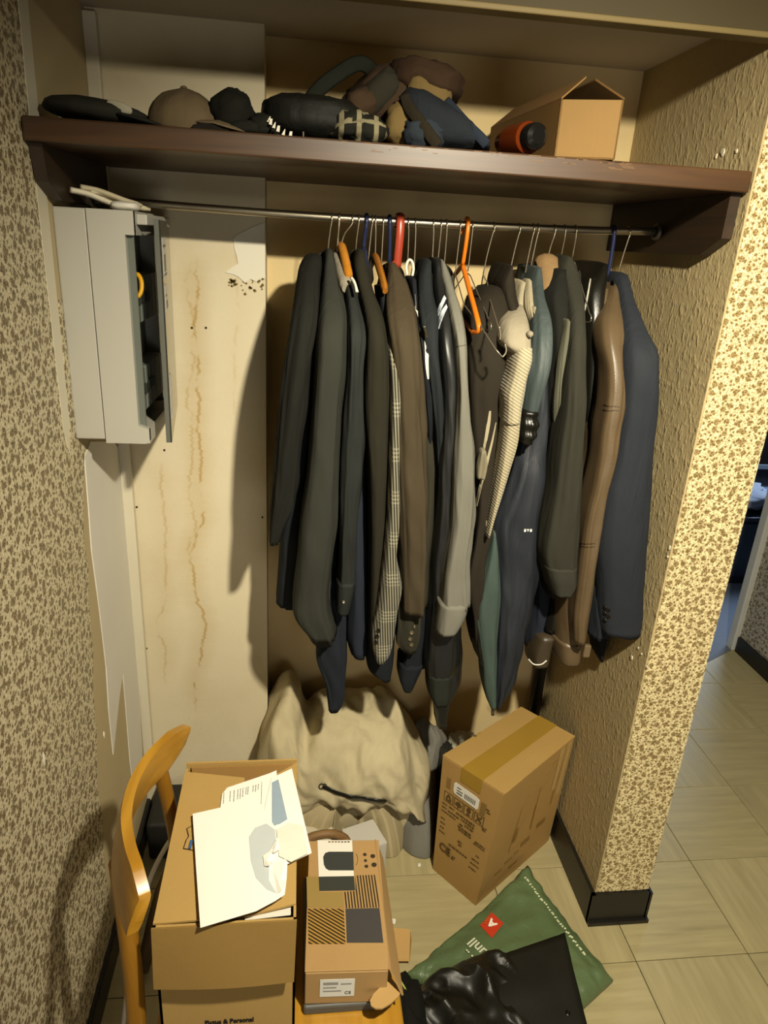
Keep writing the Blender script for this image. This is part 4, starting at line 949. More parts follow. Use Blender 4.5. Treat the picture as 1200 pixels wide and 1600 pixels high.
t = thing('knit_hat', (-.10, 1.38, ZS), 'small black peaked woollen hat beside the beige cap', 'hat')
obj('crown', (lambda vf: ([Vector((v.x*(1.25 - 9*max(0, v.z - ZS - .0)*.7), v.y, v.z)) if 0 else v for v in vf[0]], vf[1]))(blob((-.115, 1.36, ZS + .036), (.036, .05, .036), 2.0, .14, 1.6, 4.0, ry=.5, zmin=ZS)), cloth('#15150f'), t, smooth=True)
obj('brim', blob((-.078, 1.345, ZS + .012), (.048, .045, .013), 2.5, .08, 2, 1.0, zmin=ZS), cloth('#171712'), t, smooth=True)
t = thing('sports_bag', (.02, 1.38, ZS), 'black sports bag with white lettering and a raised strap on the shelf', 'bag')
obj('body', blob((.018, 1.40, ZS + .036), (.088, .11, .036), 3.2, .07, 2, 2.0, zmin=ZS), cloth('#12120e', rough=.6), t, smooth=True)
obj('roll', blob((-.062, 1.33, ZS + .018), (.026, .03, .018), 2.2, .12, 2, 6.0, zmin=ZS), cloth('#16160f'), t, smooth=True)
def pz(x, y, Y): return at(x, y, Y=Y)
st = smooth_path([pz(480, 188, 1.36), pz(484, 160, 1.37), pz(500, 138, 1.38), pz(525, 118, 1.39), pz(556, 100, 1.40), pz(575, 104, 1.41), pz(590, 125, 1.43), pz(600, 160, 1.45)], 5)
obj('strap', tube(st, .0125, 8, flat=.25, up=(0, 1, 0)), cloth('#171912'), t, smooth=True)
tx = smooth_path([pz(417, 186, 1.30), pz(425, 195, 1.288), pz(440, 206, 1.283), pz(460, 212, 1.282)], 4)
for k in range(0, len(tx) - 2, 2):
    p = tx[k]
    obj('lettering', prism([p + Vector((0, -.002, -.004)), p + Vector((.005, -.002, -.005)), p + Vector((.006, -.002, .004)), p + Vector((.002 if k % 4 else .005, -.002, .004))], (0, .002, 0)), plain('#c6c0ae', .6), t)
obj('zip', tube([pz(474, 214, 1.285), pz(474, 206, 1.287)], .0012, 6), plain('#8b8676', .4, .6), t)
t = thing('plaid_scarf', (.085, 1.31, ZS), 'black and cream plaid scarf bunched at the shelf edge', 'scarf')
def m_plaid():
    n = N('plaid_cloth'); sp = n.new('ShaderNodeSeparateXYZ'); n.link(n.coord(), sp.inputs[0])
    fs = []
    for a, k in ((sp.outputs[0], 2*PI/.028), (n.math('ADD', sp.outputs[2], n.math('MULTIPLY', sp.outputs[1], .6)), 2*PI/.03)):
        fs.append(n.ramp(n.math('SINE', n.math('MULTIPLY', a, k)), .55, .7))
    f = n.math('MAXIMUM', fs[0], fs[1])
    return n.set(n.mix(f, lin('#12110b'), lin('#6f6850')), .85, 0, .2)
obj('fold', blob((.085, 1.32, ZS + .024), (.038, .045, .024), 2.4, .22, 2.2, 2.0, zmin=ZS), m_plaid(), t, smooth=True)
obj('fold', blob((.108, 1.298, ZS + .019), (.032, .028, .022), 2.2, .2, 2.2, 9.0, zmin=ZS - .006), m_plaid(), t, smooth=True)
t = thing('canvas_rucksack', (.16, 1.45, ZS), 'brown and tan canvas rucksack slumped on the middle of the shelf', 'rucksack')
def bl(px, py, Y, sz, m, nm, **k): obj(nm, blob(at(px, py, Y=Y), sz, **k), m, t, smooth=True)
bl(612, 168, 1.47, (.088, .11, .062), cloth('#33261a'), 'body', e=2.6, amp=.10, freq=1.8, seed=3.0, ry=-.3, zmin=ZS)
bl(660, 132, 1.43, (.068, .09, .032), cloth('#2e2014'), 'top_flap', e=2.6, amp=.10, freq=2, seed=5.0, ry=.15)
bl(668, 152, 1.37, (.040, .03, .030), cloth('#5a4a2b'), 'front_pocket', e=2.8, amp=.10, freq=2, seed=8.0, ry=.25)
bl(628, 196, 1.345, (.030, .03, .032), cloth('#5f4e2d'), 'side_pocket', e=2.8, amp=.10, freq=2, seed=1.0, ry=.3, zmin=ZS)
bl(588, 152, 1.40, (.026, .05, .050), cloth('#25231a'), 'grey_panel', e=2.8, amp=.08, freq=2, seed=2.5, ry=.75)
bl(560, 170, 1.40, (.034, .06, .028), cloth('#35271a'), 'brown_panel', e=2.6, amp=.08, freq=2, seed=6.5, ry=-.5)
obj('strap', tube(smooth_path([pz(632, 148, 1.33), pz(640, 170, 1.312), pz(656, 190, 1.298), pz(672, 212, 1.288), pz(684, 228, 1.285)], 5), .010, 8, flat=.3, up=(0, 1, .3)), cloth('#1f1a10'), t, smooth=True)
t = thing('denim_bag', (.26, 1.40, ZS), 'dark blue denim bag leaning on the rucksack, left of the carton', 'bag')
V, Fc = blob((0, 0, 0), (.084, .08, .05), 2.4, .10, 1.9, 4.0)
V = [Vector((v.x, v.y, (v.z + .05)*(1.0 - .62*(v.x + .05)/.13) - .05)) for v in V]
obj('body', xf((V, Fc), (.245, 1.375, ZS + .05)), cloth('#1b1f24'), t, smooth=True)
for v in t.children[0].data.vertices: v.co.z = max(v.co.z, .0005)
obj('strap', tube(smooth_path([pz(696, 158, 1.34), pz(712, 176, 1.325), pz(730, 196, 1.31), pz(750, 215, 1.30), pz(760, 226, 1.30)], 5), .009, 8, flat=.35, up=(0, 1, .3)), cloth('#1d232c'), t, smooth=True)
obj('fold', blob((.205, 1.315, ZS + .024), (.035, .024, .024), 2.3, .16, 2.2, 6.0, zmin=ZS), cloth('#22282e'), t, smooth=True)
# open carton on the shelf
cb = thing('shelf_carton', (.44, 1.42, ZS), 'small open cardboard carton at the right end of the shelf', 'box')
A = Vector((.430, 1.300, ZS)); B = Vector((.523, 1.262, ZS)); L_ = Vector((.402, 1.66, ZS)); H = Vector((0, 0, .088))
bk = L_ + (B - A)
def panel(p, q, h, n, th=.003): return prism([p, q, q + h, p + h], n*th)
ax = (B - A).normalized(); ay = (L_ - A).normalized()
obj('front_panel', panel(A, B, H, ay), cardboard('#7d6137'), cb); obj('side_panel', panel(A, L_, H, ax), cardboard('#8e6c3e'), cb)
obj('side_panel', panel(B, bk, H, -ax), cardboard('#8e6c3e'), cb); obj('back_panel', panel(L_, bk, H, -ay), cardboard('#8e6c3e'), cb)
obj('base_panel', prism([A, B, bk, L_], (0, 0, .003)), cardboard('#8e6c3e'), cb)
m_ = (A + B)/2 + H
obj('flap', prism([A + H, L_ + H, L_ + H + ax*.045 + Vector((0, 0, .036)), A + H + ax*.052 + ay*.04 + Vector((0, 0, .038))], (0, 0, .003)), cardboard('#84643a'), cb)
obj('flap', prism([B + H, bk + H, bk + H - ax*.03 + Vector((0, 0, .035)), B + H - ax*.025 + ay*.06 + Vector((0, 0, .038))], (.001, 0, .003)), cardboard('#6e522e'), cb)
bt = thing('drink_bottle', (.375, 1.33, ZS), 'red metal drink bottle with black cap lying before the shelf carton', 'bottle')
c = Vector((.384, 1.262, ZS + .026)); dv = Vector((-.22, .97, 0)).normalized()
def lathe_dir(prof, c, d, n=20):
    z = d; x = Vector((0, 0, 1)).cross(z).normalized(); y = z.cross(x); V, Fc = [], []
    for r, h in prof:
        for k in range(n): V.append(c + z*h + x*(r*math.cos(2*PI*k/n)) + y*(r*math.sin(2*PI*k/n)))
    for i in range(len(prof)-1):
        for k in range(n): Fc.append((i*n+k, i*n+(k+1) % n, (i+1)*n+(k+1) % n, (i+1)*n+k))
    Fc.append(tuple(range(n))[::-1]); Fc.append(tuple((len(prof)-1)*n+k for k in range(n))); return V, Fc
obj('body', lathe_dir([(.018, .018), (.025, .026), (.0255, .03), (.0255, .085), (.02, .092), (.018, .115)], c, dv), plain('#73300f', .25, .4), bt, smooth=30)
obj('cap', lathe_dir([(.012, -.006), (.019, -.002), (.021, .004), (.021, .020), (.017, .024)], c, dv), plain('#0f0f0e', .2), bt, smooth=30)

# ------------------------------------------------------------------ chair under the boxes
M_CH = wood('#94681a', '#b08228', 'Y', .3, .7); M_CHV = wood('#7a5216', '#976a20', 'Z', .32, .7)
SEAT = .46
ch = thing('wooden_chair', (0, .92, 0), 'orange-brown bentwood chair with a curved backrest, carrying the boxes', 'chair')
bp = [at(x, y, Z=z) for x, y, z in ((286, 1142, .832), (262, 1165, .832), (228, 1200, .833), (202, 1244, .834), (189, 1296, .834), (193, 1345, .834), (205, 1385, .832), (216, 1420, .826))]
P = smooth_path(bp, 6); V, Fc = [], []
n = len(P)
for i, p in enumerate(P):
    t_ = (P[min(i+1, n-1)] - P[max(i-1, 0)]); t_.z = 0; t_.normalize(); nn = Vector((t_.y, -t_.x, 0))
    u = i/(n-1); e = min(u, 1-u); hh = .043*min(1, .62 + 2.6*e); lean = nn*(-.010)
    for (a, b) in ((-1, -1), (-1.25, -.6), (-1.25, .6), (-1, 1), (1, 1), (1.25, .6), (1.25, -.6), (1, -1)):
        V.append(p + nn*(a*.0075) + Vector((0, 0, b*hh - .012)) + lean*b)
for i in range(n-1):
    for k in range(8): Fc.append((i*8+k, i*8+(k+1) % 8, (i+1)*8+(k+1) % 8, (i+1)*8+k))
Fc.append(tuple(range(8))[::-1]); Fc.append(tuple((n-1)*8+k for k in range(8)))
obj('backrest', (V, Fc), M_CH, ch, smooth=50)
obj('seat', rbox((-.215, .735, SEAT - .022), (.185, 1.115, SEAT), .01, 3), M_CH, ch, smooth=40)
obj('seat_rail', rbox((-.20, .75, SEAT - .07), (.165, 1.10, SEAT - .022), .006), M_CHV, ch)
def leg(a, b, r0, r1, mid=None): return tube(smooth_path([a] + ([mid] if mid else []) + [b], 6), [r0 + (r1-r0)*k/12 for k in range(13)] if mid else [r0 + (r1-r0)*k/6 for k in range(7)], 10)
obj('leg', leg((-.252, .805, .785), (-.275, .735, 0), .015, .014, (-.240, .765, SEAT)), M_CHV, ch, smooth=True)
obj('leg', leg((-.240, 1.035, .775), (-.275, 1.115, 0), .013, .014, (-.226, 1.08, SEAT)), M_CHV, ch, smooth=True)
obj('leg', leg((.155, .765, SEAT - .02), (.175, .745, 0), .017, .012), M_CHV, ch, smooth=True)
obj('leg', leg((.155, 1.085, SEAT - .02), (.175, 1.105, 0), .017, .012), M_CHV, ch, smooth=True)
for y in (.755, 1.095): obj('stretcher', tube([(-.255, y, .17), (.165, y, .17)], .009, 8), M_CHV, ch, smooth=True)

# big carton on the chair
KB = cardboard('#a88950')
X0, X1, Y0, Y1, Z0, Z1 = -.199, .006, .752, 1.082, SEAT + .001, .712
bc = thing('moving_carton', (-.1, .91, SEAT), 'tall brown cardboard moving carton with folded flaps on the chair seat', 'box')
th = .004
obj('front_panel', box((X0, Y0, Z0), (X1, Y0 + th, Z1)), KB, bc); bpn = obj('back_panel', box((X0, Y1 - th, Z0), (X1, Y1, Z1 + .012)), KB, bc)
obj('side_panel', box((X0, Y0, Z0), (X0 + th, Y1, Z1)), KB, bc); obj('side_panel', box((X1 - th, Y0, Z0), (X1, Y1, Z1)), KB, bc)
obj('base_panel', box((X0, Y0, Z0), (X1, Y1, Z0 + th)), KB, bc)
ym, yb2 = Y0 + .006, Y1 - .055
xm = X0 + .114
def flapsheet(a, b, c, d, f=None, th=.0035): return quad_sheet(a, b, c, d, f, 8, 10, th)
lf = obj('flap', flapsheet((X0, Y0 + .004, Z1), (xm, ym, Z1 + .002), (xm - .004, yb2 + .012, Z1 + .006), (X0, Y1 - .02, Z1 + .004), lambda u, v: .006*u*math.sin(v*PI)), KB, bc)
obj('flap', flapsheet((xm + .006, ym + .004, Z1 - .006), (X1, Y0 + .024, Z1), (X1, Y1 - .01, Z1 + .008), (xm + .002, yb2 - .01, Z1 - .004), lambda u, v: .004*math.sin(v*PI)), KB, bc)
obj('flap', prism([(X0 + .01, Y1 - .006, Z1 + .006), (X1 - .01, Y1 - .006, Z1 + .006), (X1 - .02, Y1 - .03, Z1 - .09), (X0 + .02, Y1 - .03, Z1 - .09)], (0, -.0035, 0)), cardboard('#8f6d3c'), bc)
KF = cardboard('#846836')  # darker cardboard, the weaker light on the front flap put into its colour
obj('front_flap', quad_sheet((X0 - .001, Y0 - .002, Z1 + .003), (X1 + .001, Y0 - .002, Z1 + .003), (X1 - .002, Y0 - .022, Z1 - .098), (X0 + .000, Y0 - .020, Z1 - .096), lambda u, v: .005*math.sin(u*PI)*v, 10, 8, .0035), KF, bc)
obj('tape', prism([(xm - .004, Y0 + .002, Z1 + .006), (xm + .003, Y0 + .002, Z1 + .006), (xm + .003, Y0 + .05, Z1 + .009), (xm - .004, Y0 + .05, Z1 + .009)], (0, 0, .001)), plain('#14120d', .4), bc)
obj('lettering', text_mesh('Fictus & Personal', .0135, (X0 + .066, Y0 - .0004, Z0 + .036), (1, 0, 0), (0, 0, 1), .0005, .0003, bold=.0004, sx=.8), plain('#191714', .6), bc)
# printed outline and blue letter on the left flap
q = [at(x, y, Z=Z1 + .0075) for x, y in ((303, 1290), (292, 1296), (295, 1308), (291, 1314), (287, 1327), (303, 1330))]
obj('print', tube([p + Vector((0, 0, .002)) for p in q], .0007, 5), plain('#2b2620', .6), bc)
a = at(294, 1325, Z=Z1 + .010); obj('lettering', text_mesh('I', .022, (a.x, a.y, Z1 + .0095), (1, -.05, 0), (.05, 1, 0), .001, .0003, bold=.001), plain('#34588a', .6), bc)
tw = thing('paper_scrap', (X1 - .05, Y0 + .03, Z1 - .03), 'white paper sheets peeking from the gap in the moving carton', 'paper')
obj('sheet', quad_sheet((X1 - .075, Y0 + .008, Z1 - .006), (X1 - .008, Y0 + .010, Z1 - .003), (X1 - .008, Y0 + .06, Z1 - .014), (X1 - .075, Y0 + .06, Z1 - .016)), plain('#d8d4c8', .6), tw)
# paper and envelopes on the carton
M_PAPER = plain('#e4e1d8', .65, var=.03, scale=12, bump=.1, bscale=90); M_GREYIN = plain('#b4bbbc', .6, var=.06, scale=40)
zp = Z1 + .013
def sheet_px(pts, z, name, m, parent, th=.0006, tilt=0.0):
    P = [at(x, y, Z=z) for x, y in pts]
    return obj(name, prism([Vector((p.x, p.y, z + tilt*(p.y - .9))) for p in P], (0, 0, th)), m, parent)
t = thing('letter', (-.10, 1.0, zp), 'typed white letter sticking out under the torn envelopes', 'letter')
ls = sheet_px([(343, 1272), (347, 1241), (355, 1231), (420, 1209), (432, 1204), (440, 1300), (350, 1300)], zp + .001, 'sheet', M_PAPER, t)
M_INK = plain('#55514a', .7)
random.seed(3)
def inkline(x0_, y0_, x1_, y1_, wd, parent, z):
    a, b = at(x0_, y0_, Z=z), at(x1_, y1_, Z=z); d = (b - a); L = d.length; d.normalize(); nrm = Vector((-d.y, d.x, 0)); s = 0; out = []
    while s < L:
        e = min(L, s + .003 + random.random()*.008)
        out.append(prism([a + d*s - nrm*wd, a + d*e - nrm*wd, a + d*e + nrm*wd, a + d*s + nrm*wd], (0, 0, .0003))); s = e + .0012
    return join(*out)
ink = [inkline(409, 1222, 408, 1258, .0004, ls, zp + .0018)] + [inkline(x, 1224 + (409-x)*.25, x - 1, 1232 + (409-x)*.25 + k, .0005, ls, zp + .0018) for x, k in ((404, 1), (400, 3), (396, 2), (388, 4), (385, 4), (380, 6), (376, 8), (372, 8), (366, 10), (360, 8), (350, 9))]
obj('typed_lines', join(*ink), M_INK, ls, kind='stuff')
t = thing('window_envelope', (-.03, .98, zp), 'white window envelope with blue-grey lining showing, right of the letter', 'envelope')
e = sheet_px([(424, 1216), (456, 1201), (487, 1333), (452, 1349), (420, 1362), (405, 1300)], zp + .003, 'sheet', M_PAPER, t)
sheet_px([(425, 1223), (435, 1218), (449, 1280), (438, 1287), (425, 1291)], zp + .0040, 'lining', plain('#8b9cab', .6, var=.08, scale=60), t)
t = thing('torn_envelope', (-.10, .90, zp), 'large white torn envelope lying across the moving carton', 'envelope')
P = [(301, 1272), (398, 1250), (405, 1252), (428, 1290), (446, 1310), (449, 1350), (448, 1372), (445, 1398), (430, 1408), (400, 1424), (313, 1450), (307, 1365)]
e = sheet_px(P, zp + .006, 'sheet', M_PAPER, t)
sheet_px([(389, 1308), (398, 1294), (416, 1287), (430, 1297), (432, 1320), (421, 1332), (412, 1336), (421, 1350), (420, 1375), (432, 1396), (417, 1390), (400, 1372), (392, 1345)], zp + .0068, 'lining', M_GREYIN, t)
for pts, z in (([(411, 1336), (426, 1330), (427, 1345), (421, 1356), (413, 1352)], .011), ([(420, 1330), (434, 1312), (437, 1326), (427, 1336)], .013), ([(425, 1350), (446, 1345), (448, 1372), (440, 1395), (432, 1396)], .0085)):
    P = [at(x, y, Z=zp + z) for x, y in pts]
    obj('torn_edge', prism([Vector((p.x, p.y, zp + z + (.004 if i % 2 else -.002))) for i, p in enumerate(P)], (0, 0, .0006)), M_PAPER, t)
sheet_px([(432, 1296), (452, 1286), (473, 1290), (482, 1333), (455, 1347), (436, 1338)], zp + .0085, 'crumpled_flap', plain('#d6d1c4', .7, var=.05, scale=60, bump=.8, bscale=60), t)

# grey folder and printed device carton
fo = thing('laptop_sleeve', (.09, .9, SEAT), 'flat dark grey slab lying under the printed carton on the chair', 'sleeve')
obj('body', rbox((.020, .777, SEAT + .001), (.160, 1.03, SEAT + .020), .004), plain('#504d47', .5), fo)
KP = cardboard('#a08052')
ZT0, ZT1 = SEAT + .0215, .557
pcn = thing('device_carton', (.085, .91, ZT0), 'narrow kraft carton printed with dark squares and stripes, beside the moving carton', 'box')
FL, FR, BLp, BRp = [at(x, y, Z=ZT1) for x, y in ((477, 1519), (607, 1515), (478, 1316), (583, 1312))]
ex = (FR - FL).normalized(); ey = (BLp - FL).normalized(); ey = (ey - ex*ex.dot(ey)).normalized()
W, Ln = (FR - FL).length, ((BLp - FL).length + (BRp - FR).length)/2
o = FL.copy(); o.z = ZT0
V, Fc = rbox((0, 0, 0), (W, Ln, ZT1 - ZT0 - .0035), .0015)
obj('tray', ([o + ex*v.x + ey*v.y + Vector((0, 0, v.z)) for v in V], Fc), KP, pcn)
V, Fc = rbox((-.001, .001, 0), (W + .001, Ln + .001, .003), .001)
o2 = FL.copy(); o2.z = ZT1 - .003
lid = obj('lid', ([o2 + ex*v.x + ey*v.y + Vector((0, 0, v.z)) for v in V], Fc), KP, pcn)
o2 = FL.copy(); o2.z = ZT1 + .0004
def pr(x0_, y0_, x1_, y1_, m, lift=0.0, name='print'):
    return obj(name, plate(o2, ex, ey, x0_*W, y0_*Ln, x1_*W, y1_*Ln, .0004, lift), m, lid)
D1 = plain('#3d3a38', .55, var=.05); D2 = plain('#33352f', .55, var=.05); OLV = plain('#8b743f', .6, var=.05)
m1 = m_stripe('#2e2618', '#a08052', .0052, 0.03); m2 = m_stripe('#2b2110', '#9c7836', .0056, 0.94)
def prq(pts, m, z=.0004):
    P = [at(x, y, Z=ZT1 + z) for x, y in pts]
    return obj('print', prism(P, (0, 0, .0004)), m, lid)
prq([(479, 1370), (500, 1370), (500, 1394), (536, 1394), (537, 1418), (480, 1418)], OLV)
prq([(537, 1394), (556, 1392), (555, 1368), (588, 1367), (593, 1418), (538, 1419)], m1)
prq([(481, 1420), (537, 1420), (540, 1475), (482, 1475)], m2)
prq([(540, 1420), (593, 1419), (599, 1473), (542, 1473)], D1)
prq([(498, 1370), (553, 1369), (555, 1391), (499, 1392)], D2, .0009)
prq([(496, 1313), (550, 1313), (553, 1369), (498, 1370)], plain('#d8d4c8', .5, var=.02), .0009)
prq([(552, 1331), (553, 1360), (514, 1360), (509, 1357), (506, 1351), (505, 1339), (508, 1333), (514, 1331)], plain('#363835', .5, var=.04), .0014)
def dsk(x, y, r_): p = at(x, y, Z=ZT1); return obj('print', disc((p.x, p.y, ZT1 + .0004), ex, ey, 0, 0, r_, r_, .0005), plain('#33291c', .6), lid)
for (x, y, r_) in ((570, 1335.5, .0036), (571, 1345, .003), (572.5, 1354, .0036), (582.5, 1338, .0046), (584.5, 1351.5, .0050)): dsk(x, y, r_)
obj('print', tube([at(555 + 4*math.sin(q), 1343 - 9*math.cos(q), Z=ZT1 + .0006) for q in [.2 + .3*k for k in range(10)]], .0005, 5), plain('#5a4626', .6), lid)
for k in range(7): a_ = 513 + 5*k; prq([(a_, 1316.4), (a_ + 3.4, 1316.4), (a_ + 3.3, 1314.6), (a_ - .1, 1314.6)], plain('#7a5a3a' if k < 4 else '#4a4030', .6), .0014)
fo_ = FL.copy(); fo_.z = ZT0; fz = Vector((0, 0, 1))
lb = obj('sticker', plate(fo_ , ex, fz, .18*W, .018, .60*W, .058, .0006, .0006), plain('#d3d2c8', .5), pcn)
for a, b, c_, d_ in ((.22, .046, .40, .052), (.22, .038, .38, .041), (.43, .046, .56, .049), (.22, .030, .44, .033)): obj('print', plate(fo_, ex, fz, a*W, b, c_*W, d_, .0003, .0013), plain('#8d8c86', .6), lb)
obj('lettering', text_mesh('CE', .009, fo_ + ex*(.48*W) + fz*.024 , ex, fz, .0016, .0002), plain('#3c3b38', .6), lb)
# torn side flap with rounded tongue
s0 = FR + ex*.0015
obj('side_flap', quad_sheet(s0 + ey*.0 + Vector((0, 0, -.001)), BRp + ex*.002, BRp + ex*.020 + Vector((0, 0, -.05)), s0 - ey*.012 + ex*.022 + Vector((0, 0, -.045)), None, 6, 6, .003), KP, pcn)
P = [at(x, y, Z=.515) for x, y in ((612, 1530), (627, 1548), (623, 1556), (610, 1567), (597, 1574), (587, 1574), (580, 1570), (578, 1562), (584, 1552), (596, 1541))]
obj('tongue', prism([Vector((p.x, p.y, .515 - .10*(.80 - p.y) )) for p in P], (0, 0, .003)), cardboard('#a98854'), pcn)

# ------------------------------------------------------------------ cream bedding heap and clothes on the floor
def folds(x, y, k=1.0):
    d1 = x*.55 + y*.83; d2 = -x*.83 + y*.55
    return k*(.016*ridge((d1*13, d2*3.5, 1.7)) + .010*ridge((d1*25 + 2*fbm((x*5, y*5, 0), 2), d2*7, 5.2)) + .012*fbm((x*7, y*7, 2.0), 3) + .005*ridge((x*40, y*34, 9.0)))
def H_bed(x, y, r):
    u = min(1, max(0, (y - 1.485)/.17))
    top = .405 - .10*min(1, max(0, (x - .0)/.10)) - .015*max(0, x - .1) - .35*max(0, x - .34)
    h = top*(.40 + .60*(u*(2 - u))**.8)
    return (h + folds(x, y)*(.6 + .6*u))*(1 - r**9)
def H_low(x, y, r): return (.150 + .06*min(1, max(0, (y - 1.46)/.08)) + folds(x, y, .25))*(1 - r**6)
hb = thing('bedding_heap', (.18, 1.62, 0), 'heap of cream bedding crumpled against the back wall below the coats', 'bedding')
O = [Vector(p) for p in ((-.05, 1.60, 0), (-.03, 1.50, 0), (.02, 1.46, 0), (.09, 1.47, 0), (.12, 1.53, 0), (.20, 1.53, 0), (.27, 1.50, 0), (.31, 1.52, 0), (.33, 1.60, 0), (.15, 1.66, 0))]
obj('under_sheet', heap(O, H_low, 34, 96), cloth('#a39574', bump=.3), hb, smooth=True)
PROF = [(1.56, .002), (1.545, .10), (1.555, .180), (1.535, .198), (1.510, .210), (1.498, .232), (1.497, .265), (1.508, .305), (1.53, .345), (1.562, .382), (1.61, .408), (1.67, .415), (1.73, .40), (1.768, .35), (1.78, .20), (1.78, .002)]
PP = smooth_path([Vector((0, y, z)) for y, z in PROF], 5); NU = 84; V, Fc = [], []
for i in range(NU + 1):
    u = i/NU; x = -.095 + .475*u
    e = min(1, (u/.10))**.6 * min(1, ((1-u)/.22))**.7
    hs = (.62 + .38*e) * (1.06 if u < .22 else 1.0) * (1 - .07*math.exp(-((u - .27)/.05)**2) + .10*math.exp(-((u - .15)/.06)**2)) - .16*max(0, u - .72)
    for k, p in enumerate(PP):
        v = k/(len(PP)-1)
        pull = (1 - e)*.16 + .03*math.sin(u*5 + .6)
        y = 1.78 - (1.78 - p.y)*(1 - pull); z = p.z*hs
        a, b = PP[max(0, k-1)], PP[min(len(PP)-1, k+1)]; t_ = (b - a).normalized(); nrm = Vector((0, -t_.z, t_.y))
        q = u*9 + v*7
        f = .013*ridge((q*.55, u*1.6 - v*1.2, 3.1)) + .010*ridge((u*3.2 - v*6.5, u*5 + v*2, 8.4)) + .008*ridge((u*11 + v*5, v*9 - u*3, 1.9)) + .012*fbm((u*4, v*6, .7), 4)
        f *= min(1, v*6)*min(1, (1-v)*5)
        V.append(Vector((x + .02*fbm((v*4, u*3, 5), 2), max(y + nrm.y*f, 1.44), max(.002, z + nrm.z*f))))
        V[-1].y = min(V[-1].y, 1.79); V[-1].x = max(V[-1].x, -.076) if V[-1].y > 1.70 else V[-1].x
m_ = len(PP)
for i in range(NU):
    for k in range(m_): Fc.append((i*m_+k, i*m_+(k+1) % m_, (i+1)*m_+(k+1) % m_, (i+1)*m_+k))
Fc.append(tuple(range(m_))); Fc.append(tuple(NU*m_+k for k in range(m_))[::-1])
DV = obj('duvet', (V, Fc), cloth('#b5a988', bump=.3), hb, smooth=True)
def on(px, py, Hf, lift=.004):
    c = at(px, py, Z=0); d = (c - CAM); best = c
    for k in range(400):
        p = CAM + d*(.45 + .55*k/399)
        if p.z < Hf(p.x, p.y, .5): best = p; break
    return best + Vector((0, -.002, lift))
t = thing('belt', (.16, 1.55, .1), 'dark leather belt half buried in the cream bedding', 'belt')
P = [hit(DV, x, y, .005)[0] for x, y in ((504, 1228), (515, 1234), (530, 1239), (550, 1243), (570, 1246), (590, 1249), (602, 1250))]
obj('strap', tube(smooth_path(P, 5), .009, 8, flat=.35, up=(0, 1, .2)), L_BLACK, t, smooth=True)
obj('buckle', tube([P[0] + Vector((.010*math.cos(q), 0, .010*math.sin(q))) for q in [2*PI*k/14 for k in range(15)]], .002, 6), plain('#6a6356', .3, .8), t, smooth=True)
def H_shirt(x, y, r):
    u = min(1, max(0, (y - 1.44)/.30))
    return (.27*u**1.1 + .022*ridge((x*15 + y*5, y*6, 3.3)) + .012*ridge((x*30, y*14, 7.7)) + .012*fbm((x*14, y*9, 1.0), 3) + .04)*(1 - r**7)
O = [at(x, y, Z=.01) for x, y in ((592, 1268), (594, 1282), (606, 1288), (618, 1302), (630, 1322), (650, 1336), (674, 1335), (680, 1300), (688, 1262), (700, 1240))] + [Vector(p) for p in ((.45, 1.77, 0), (.38, 1.78, 0), (.33, 1.70, 0), (.28, 1.62, 0))]
t = thing('grey_trousers', (.34, 1.58, 0), 'grey crumpled trousers spilling off the cream bedding towards the tall carton', 'trousers')
obj('cloth', heap(O, H_shirt, 34, 84), cloth('#77756c', bump=.3), t, smooth=True)
t = thing('white_plastic_bag', (.10, 1.42, 0), 'flat white plastic bag with a round metal eyelet, behind the device carton', 'bag')
def H_bag(x, y, r): return (.135 + .010*ridge((x*20, y*20, 4.0)))*(1 - r**8)
O = [Vector(p) for p in ((.0, 1.42, 0), (.06, 1.39, 0), (.115, 1.41, 0), (.125, 1.48, 0), (.11, 1.53, 0), (.05, 1.55, 0), (.0, 1.50, 0))]
obj('bag', heap(O, H_bag, 16, 48), plain('#c9bfa6', .5, var=.06), t, smooth=True)
p = on(491, 1290, H_bag, .002)
obj('eyelet', tube([p + Vector((.007*math.cos(q), .006*math.sin(q), .003*math.sin(q))) for q in [2*PI*k/14 for k in range(15)]], .0018, 6), plain('#8a8268', .3, .8), t, smooth=True)
t = thing('wicker_basket_rim', (.09, 1.3, .1), 'brown woven rim of a low basket behind the device carton', 'basket')
P = [at(x, y, Z=.16) for x, y in ((470, 1325), (480, 1311), (500, 1304), (520, 1303), (538, 1309), (545, 1320))]
obj('rim', tube(smooth_path(P, 5), .011, 8), wood('#6a4a28', '#8f6e42', 'X', .6), t, smooth=True)
obj('wall', tube(smooth_path([q - Vector((0, .0, .08)) for q in P], 5), .012, 8, flat=5, up=(0, 0, 1)), wood('#6a4a28', '#8f6e42', 'X', .6), t, smooth=True)
t = thing('white_carton', (.17, 1.42, 0), 'small plain white cardboard box beside the bedding, left of the grey trousers', 'box')
V, Fc = rbox((-.05, -.042, 0), (.05, .042, .128), .002); obj('body', xf((V, Fc), (.192, 1.455, .0015), .35), plain('#b9b5aa', .6, var=.03), t)
obj('lid_flap', xf(prism([(-.05, -.042, .129), (.05, -.042, .129), (.047, .042, .135), (-.047, .042, .135)], (0, 0, .0015)), (.192, 1.455, .0015), .35), plain('#c3bfb3', .6), t)
t = thing('plush_slipper', (.50, 1.73, 0), 'whitish grey shoe with dark strap behind the tall carton', 'shoe')
obj('upper', blob((.515, 1.71, .20), (.045, .05, .055), 2.6, .14, 2.2, 3.0), cloth('#b3ad9c'), t, smooth=True)
obj('sole', blob((.515, 1.71, .075), (.05, .055, .075), 3, .05), cloth('#8b8676'), t, smooth=True)
